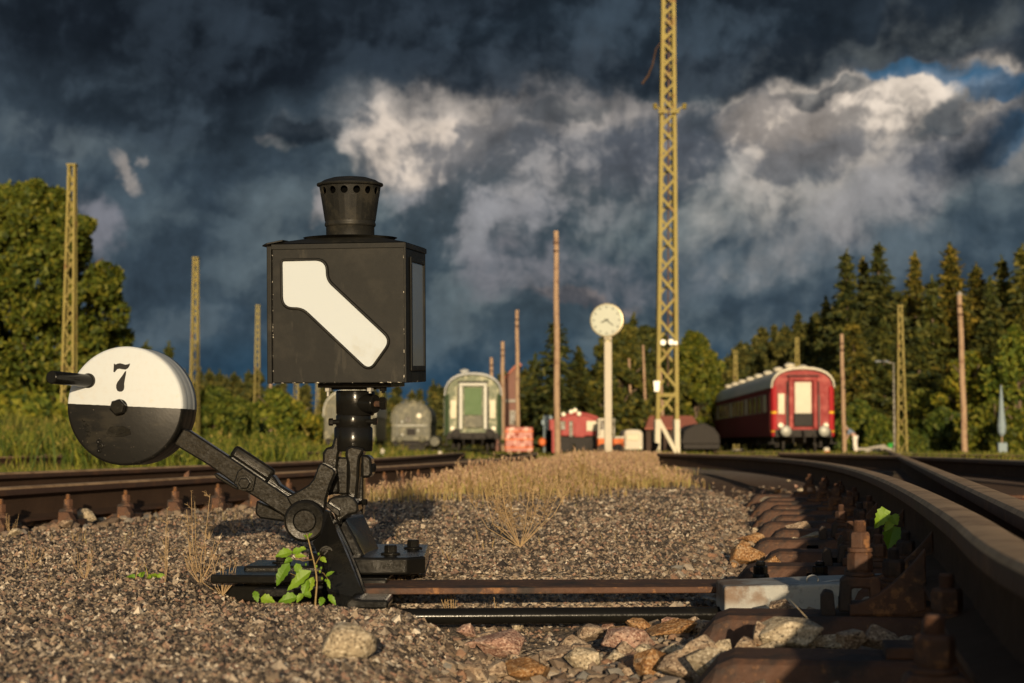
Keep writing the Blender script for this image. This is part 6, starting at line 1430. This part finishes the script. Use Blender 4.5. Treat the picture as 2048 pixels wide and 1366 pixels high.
def shoot():
    Y=4.27; p=S(1788,1120,Y); p.z=gz1(p.x,p.y); t=thing('leafy_shoot','bright lime green leafy shoot glowing beside the dark rail','plant',p)
    m=MB(p); m.wire(catmull([p,S(1796,1110,Y),S(1783,1070,Y),S(1776,1040,Y),S(1772,1022,Y)],.01),.0022,.0012,6); m.wire([S(1783,1070,Y),S(1790,1040,Y),S(1784,1030,Y)],.0012,.0009,5); m.build('stem',M['stem'],t)
    l=MB(p); k=Y/F
    for (u0,v0),(u1,v1),w in(((1772,1018),(1752,1056),13),((1784,1030),(1795,1050),10),((1783,1042),(1770,1062),8),((1788,1052),(1776,1098),17),((1800,1098),(1810,1124),11)):
        a=S(u0,v0,Y-.01); b=S(u1,v1,Y-.02); leaf(l,a,b-a,Vector((random.uniform(-.3,.3),-.8,.5)),(b-a).length,w*k*1.15,.1,True,True)
    l.build('leaves',M['fresh'],t)
shoot()

# ------------------------------------------------------------------ single stones
def rock(label,u,v,Y,w,h,mat,seed,group=None,d=None,rz=None,name='ballast_stone',flat=False):
    """angular stone: points on a box cut by random planes, convex hull"""
    rr=random.Random(seed); p=hit(u,v) if Y>0 else Vector((S(u,v,-Y).x,-Y,gz1(S(u,v,-Y).x,-Y)+.022)); Y=p.y; k=Y/F*(1.18 if flat is False and w*p.y/F>.05 and p.y<3.4 else 1); W,H=w*k/2,h*k; D=(d*k/2 if d else W*.8)
    bm=bmesh.new(); 
    for i in range(15 if not flat else 30):
        a=Vector((rr.gauss(0,1),rr.gauss(0,1),rr.gauss(0,1))).normalized(); q=(abs(a.x)**2.2+abs(a.y)**2.2+abs(a.z)**2.2)**(-1/2.2); kk=rr.uniform(.78,1.15) if not flat else rr.uniform(.84,1.08)
        bm.verts.new((a.x*q*W*kk,a.y*q*D*kk,a.z*q*H*.56*kk))
    r=bmesh.ops.convex_hull(bm,input=bm.verts); 
    for e in [x for x in bm.verts if not x.link_faces]: bm.verts.remove(e)
    bmesh.ops.bevel(bm,geom=list(bm.edges),offset=W*.03,segments=1,affect='EDGES',profile=.6)
    bmesh.ops.recalc_face_normals(bm,faces=bm.faces)
    me=bpy.data.meshes.new(name); bm.to_mesh(me); bm.free(); me.materials.append(M[mat]); o=bpy.data.objects.new(name,me); COL.objects.link(o)
    o.location=p+Vector((0,0,H*.5)); o.rotation_euler=(rr.uniform(-.25,.25)*(0 if flat else 1),rr.uniform(-.25,.25)*(0 if flat else 1),rr.uniform(-.6,.6) if rz is None else rz)
    if flat: me.polygons.foreach_set('use_smooth',[True]*len(me.polygons))
    return tag(o,label,'stone',group)
rock('large pale rounded boulder alone on the gravel below the switch stand',696,1322,2.72,128,72,'stone_pale',3,flat=True,d=95,name='boulder')
gs='loose ballast stones in the right foreground'
RK=[(1000,1318,2.78,120,52,'stone_red','pink granite lump left of centre at the lower edge'),(1260,1312,2.80,120,55,'stone_red','pink granite lump below the black rod, right of centre'),(1120,1330,2.7,90,40,'stone','tilted grey stone between the two pink lumps'),(1180,1300,2.95,70,52,'stone','dark wedge-shaped stone leaning left of the right pink lump'),
(1165,1345,2.6,70,44,'stone_pale','streaked grey stone at the bottom edge, middle'),(1060,1366,2.45,90,40,'stone_rust','rusty orange stone cut by the bottom edge, left'),(950,1366,2.45,70,32,'stone','dark stone cut by the bottom edge at the left of the stones'),(1310,1362,2.5,90,50,'stone_rust','rusty stone cut by the bottom edge below the pink lump'),
(1380,1375,2.40,110,58,'stone','large triangular grey stone at the bottom edge, left of the lowest sleeper end'),(1440,1372,2.4,110,60,'stone_pale','pointed pale stone at the bottom edge before the lowest sleeper'),(1505,1375,2.38,80,40,'stone','small flat stone at the bottom edge before the lowest sleeper'),
(1400,1300,-2.97,75,52,'stone','angular stone against the left end of the second sleeper'),(1450,1300,-2.97,48,44,'stone_pale','narrow upright pale stone between two rounder stones at the second sleeper'),(1492,1300,-2.97,55,36,'stone','rounded stone left of the big pale wedge'),(1580,1308,-2.97,120,60,'stone_pale','big pale wedge stone between the two nearest sleepers'),(1545,1313,-2.97,80,24,'stone_pale','flat stone at the foot of the big pale wedge'),
(1705,1308,-2.97,70,40,'stone','shaded grey stone right of the big wedge'),(1760,1308,-2.97,80,42,'stone','shaded greenish stone between the sleepers'),(1815,1308,-2.97,50,34,'stone','small shaded stone near the clamp'),
(1350,1275,3.2,110,34,'stone_rust','brownish stone in front of the second sleeper end'),(1280,1262,3.35,80,22,'stone_rust','low rusty stone just below the black rod'),(1430,1208,3.5,60,16,'stone','low stone under the grey cover end'),
(1545,1150,4.50,70,44,'stone_rust','orange brown stone between the two black knobs'),(1490,1130,4.7,80,42,'stone_rust','yellow brown stone left of the black knobs'),(1625,1090,5.4,55,26,'stone_pale','pale stone lying on a sleeper past the knobs'),(1590,1105,5.0,44,30,'stone_pale','angular pale stone at the sleeper end past the knobs'),(1650,1060,6.1,50,24,'stone_pale','rounded stone on a far sleeper'),(1600,1075,5.8,60,30,'stone','grey stone at the end of a far sleeper'),
(1560,1060,6.3,50,26,'stone','grey stone beside the gravel edge, far'),(1510,1090,5.4,55,26,'stone_rust','brown stone at the edge of the gravel'),(1540,1010,8.6,45,20,'stone_pale','pale stone far along the track edge'),(1570,935,15,28,14,'stone_pale','light stone lying far up the curved track'),
(170,1050,7.1,50,34,'stone_pale','grey stone lying in front of the left rail clamps'),(30,1075,6.3,34,18,'stone_pale','small pale stone at the left edge'),(345,1020,8.2,60,18,'stone_pale','flat pale stone against the left rail foot'),(130,1058,7.0,40,18,'stone','low stone beside the grey stone at the left rail')]
for i,(u,v,Y,w,h,mt,l) in enumerate(RK):
    rock(l,u,v,Y,w,h,mt,100+i,gs if u>900 else 'stones by the left rail')
# smaller unremarkable stones filling the ballast
for i in range(120):
    rr=random.Random(500+i)
    if i>=60 and i<66 or i>=82: v=rr.uniform(960,1110); u=np.interp(v,[960,1060,1110],[1590,1590,1600])+rr.uniform(-20,120)
    elif i<34: u,v=rr.uniform(930,1400),rr.uniform(1262,1366)
    elif i<66: v=rr.uniform(985,1150); u=np.interp(v,[985,1060,1150],[1520,1500,1440])+rr.uniform(0,90)
    else: u,v=rr.uniform(1400,1820),1300
    zg=-.075 if i<34 else -.055; Y=(CAMZ-zg)*F/(v-885); w=rr.uniform(.025,.065)/Y*F; p=S(u,v,Y)
    o=rock('small rough ballast stone beside the right track',u,v,Y if i<66 or i>=82 else -rr.choice([2.98,2.92,3.66,2.3]),w,w*rr.uniform(.45,.75),rr.choice(['stone','stone','stone_pale','stone_rust','stone_red']),700+i,'small ballast stones')
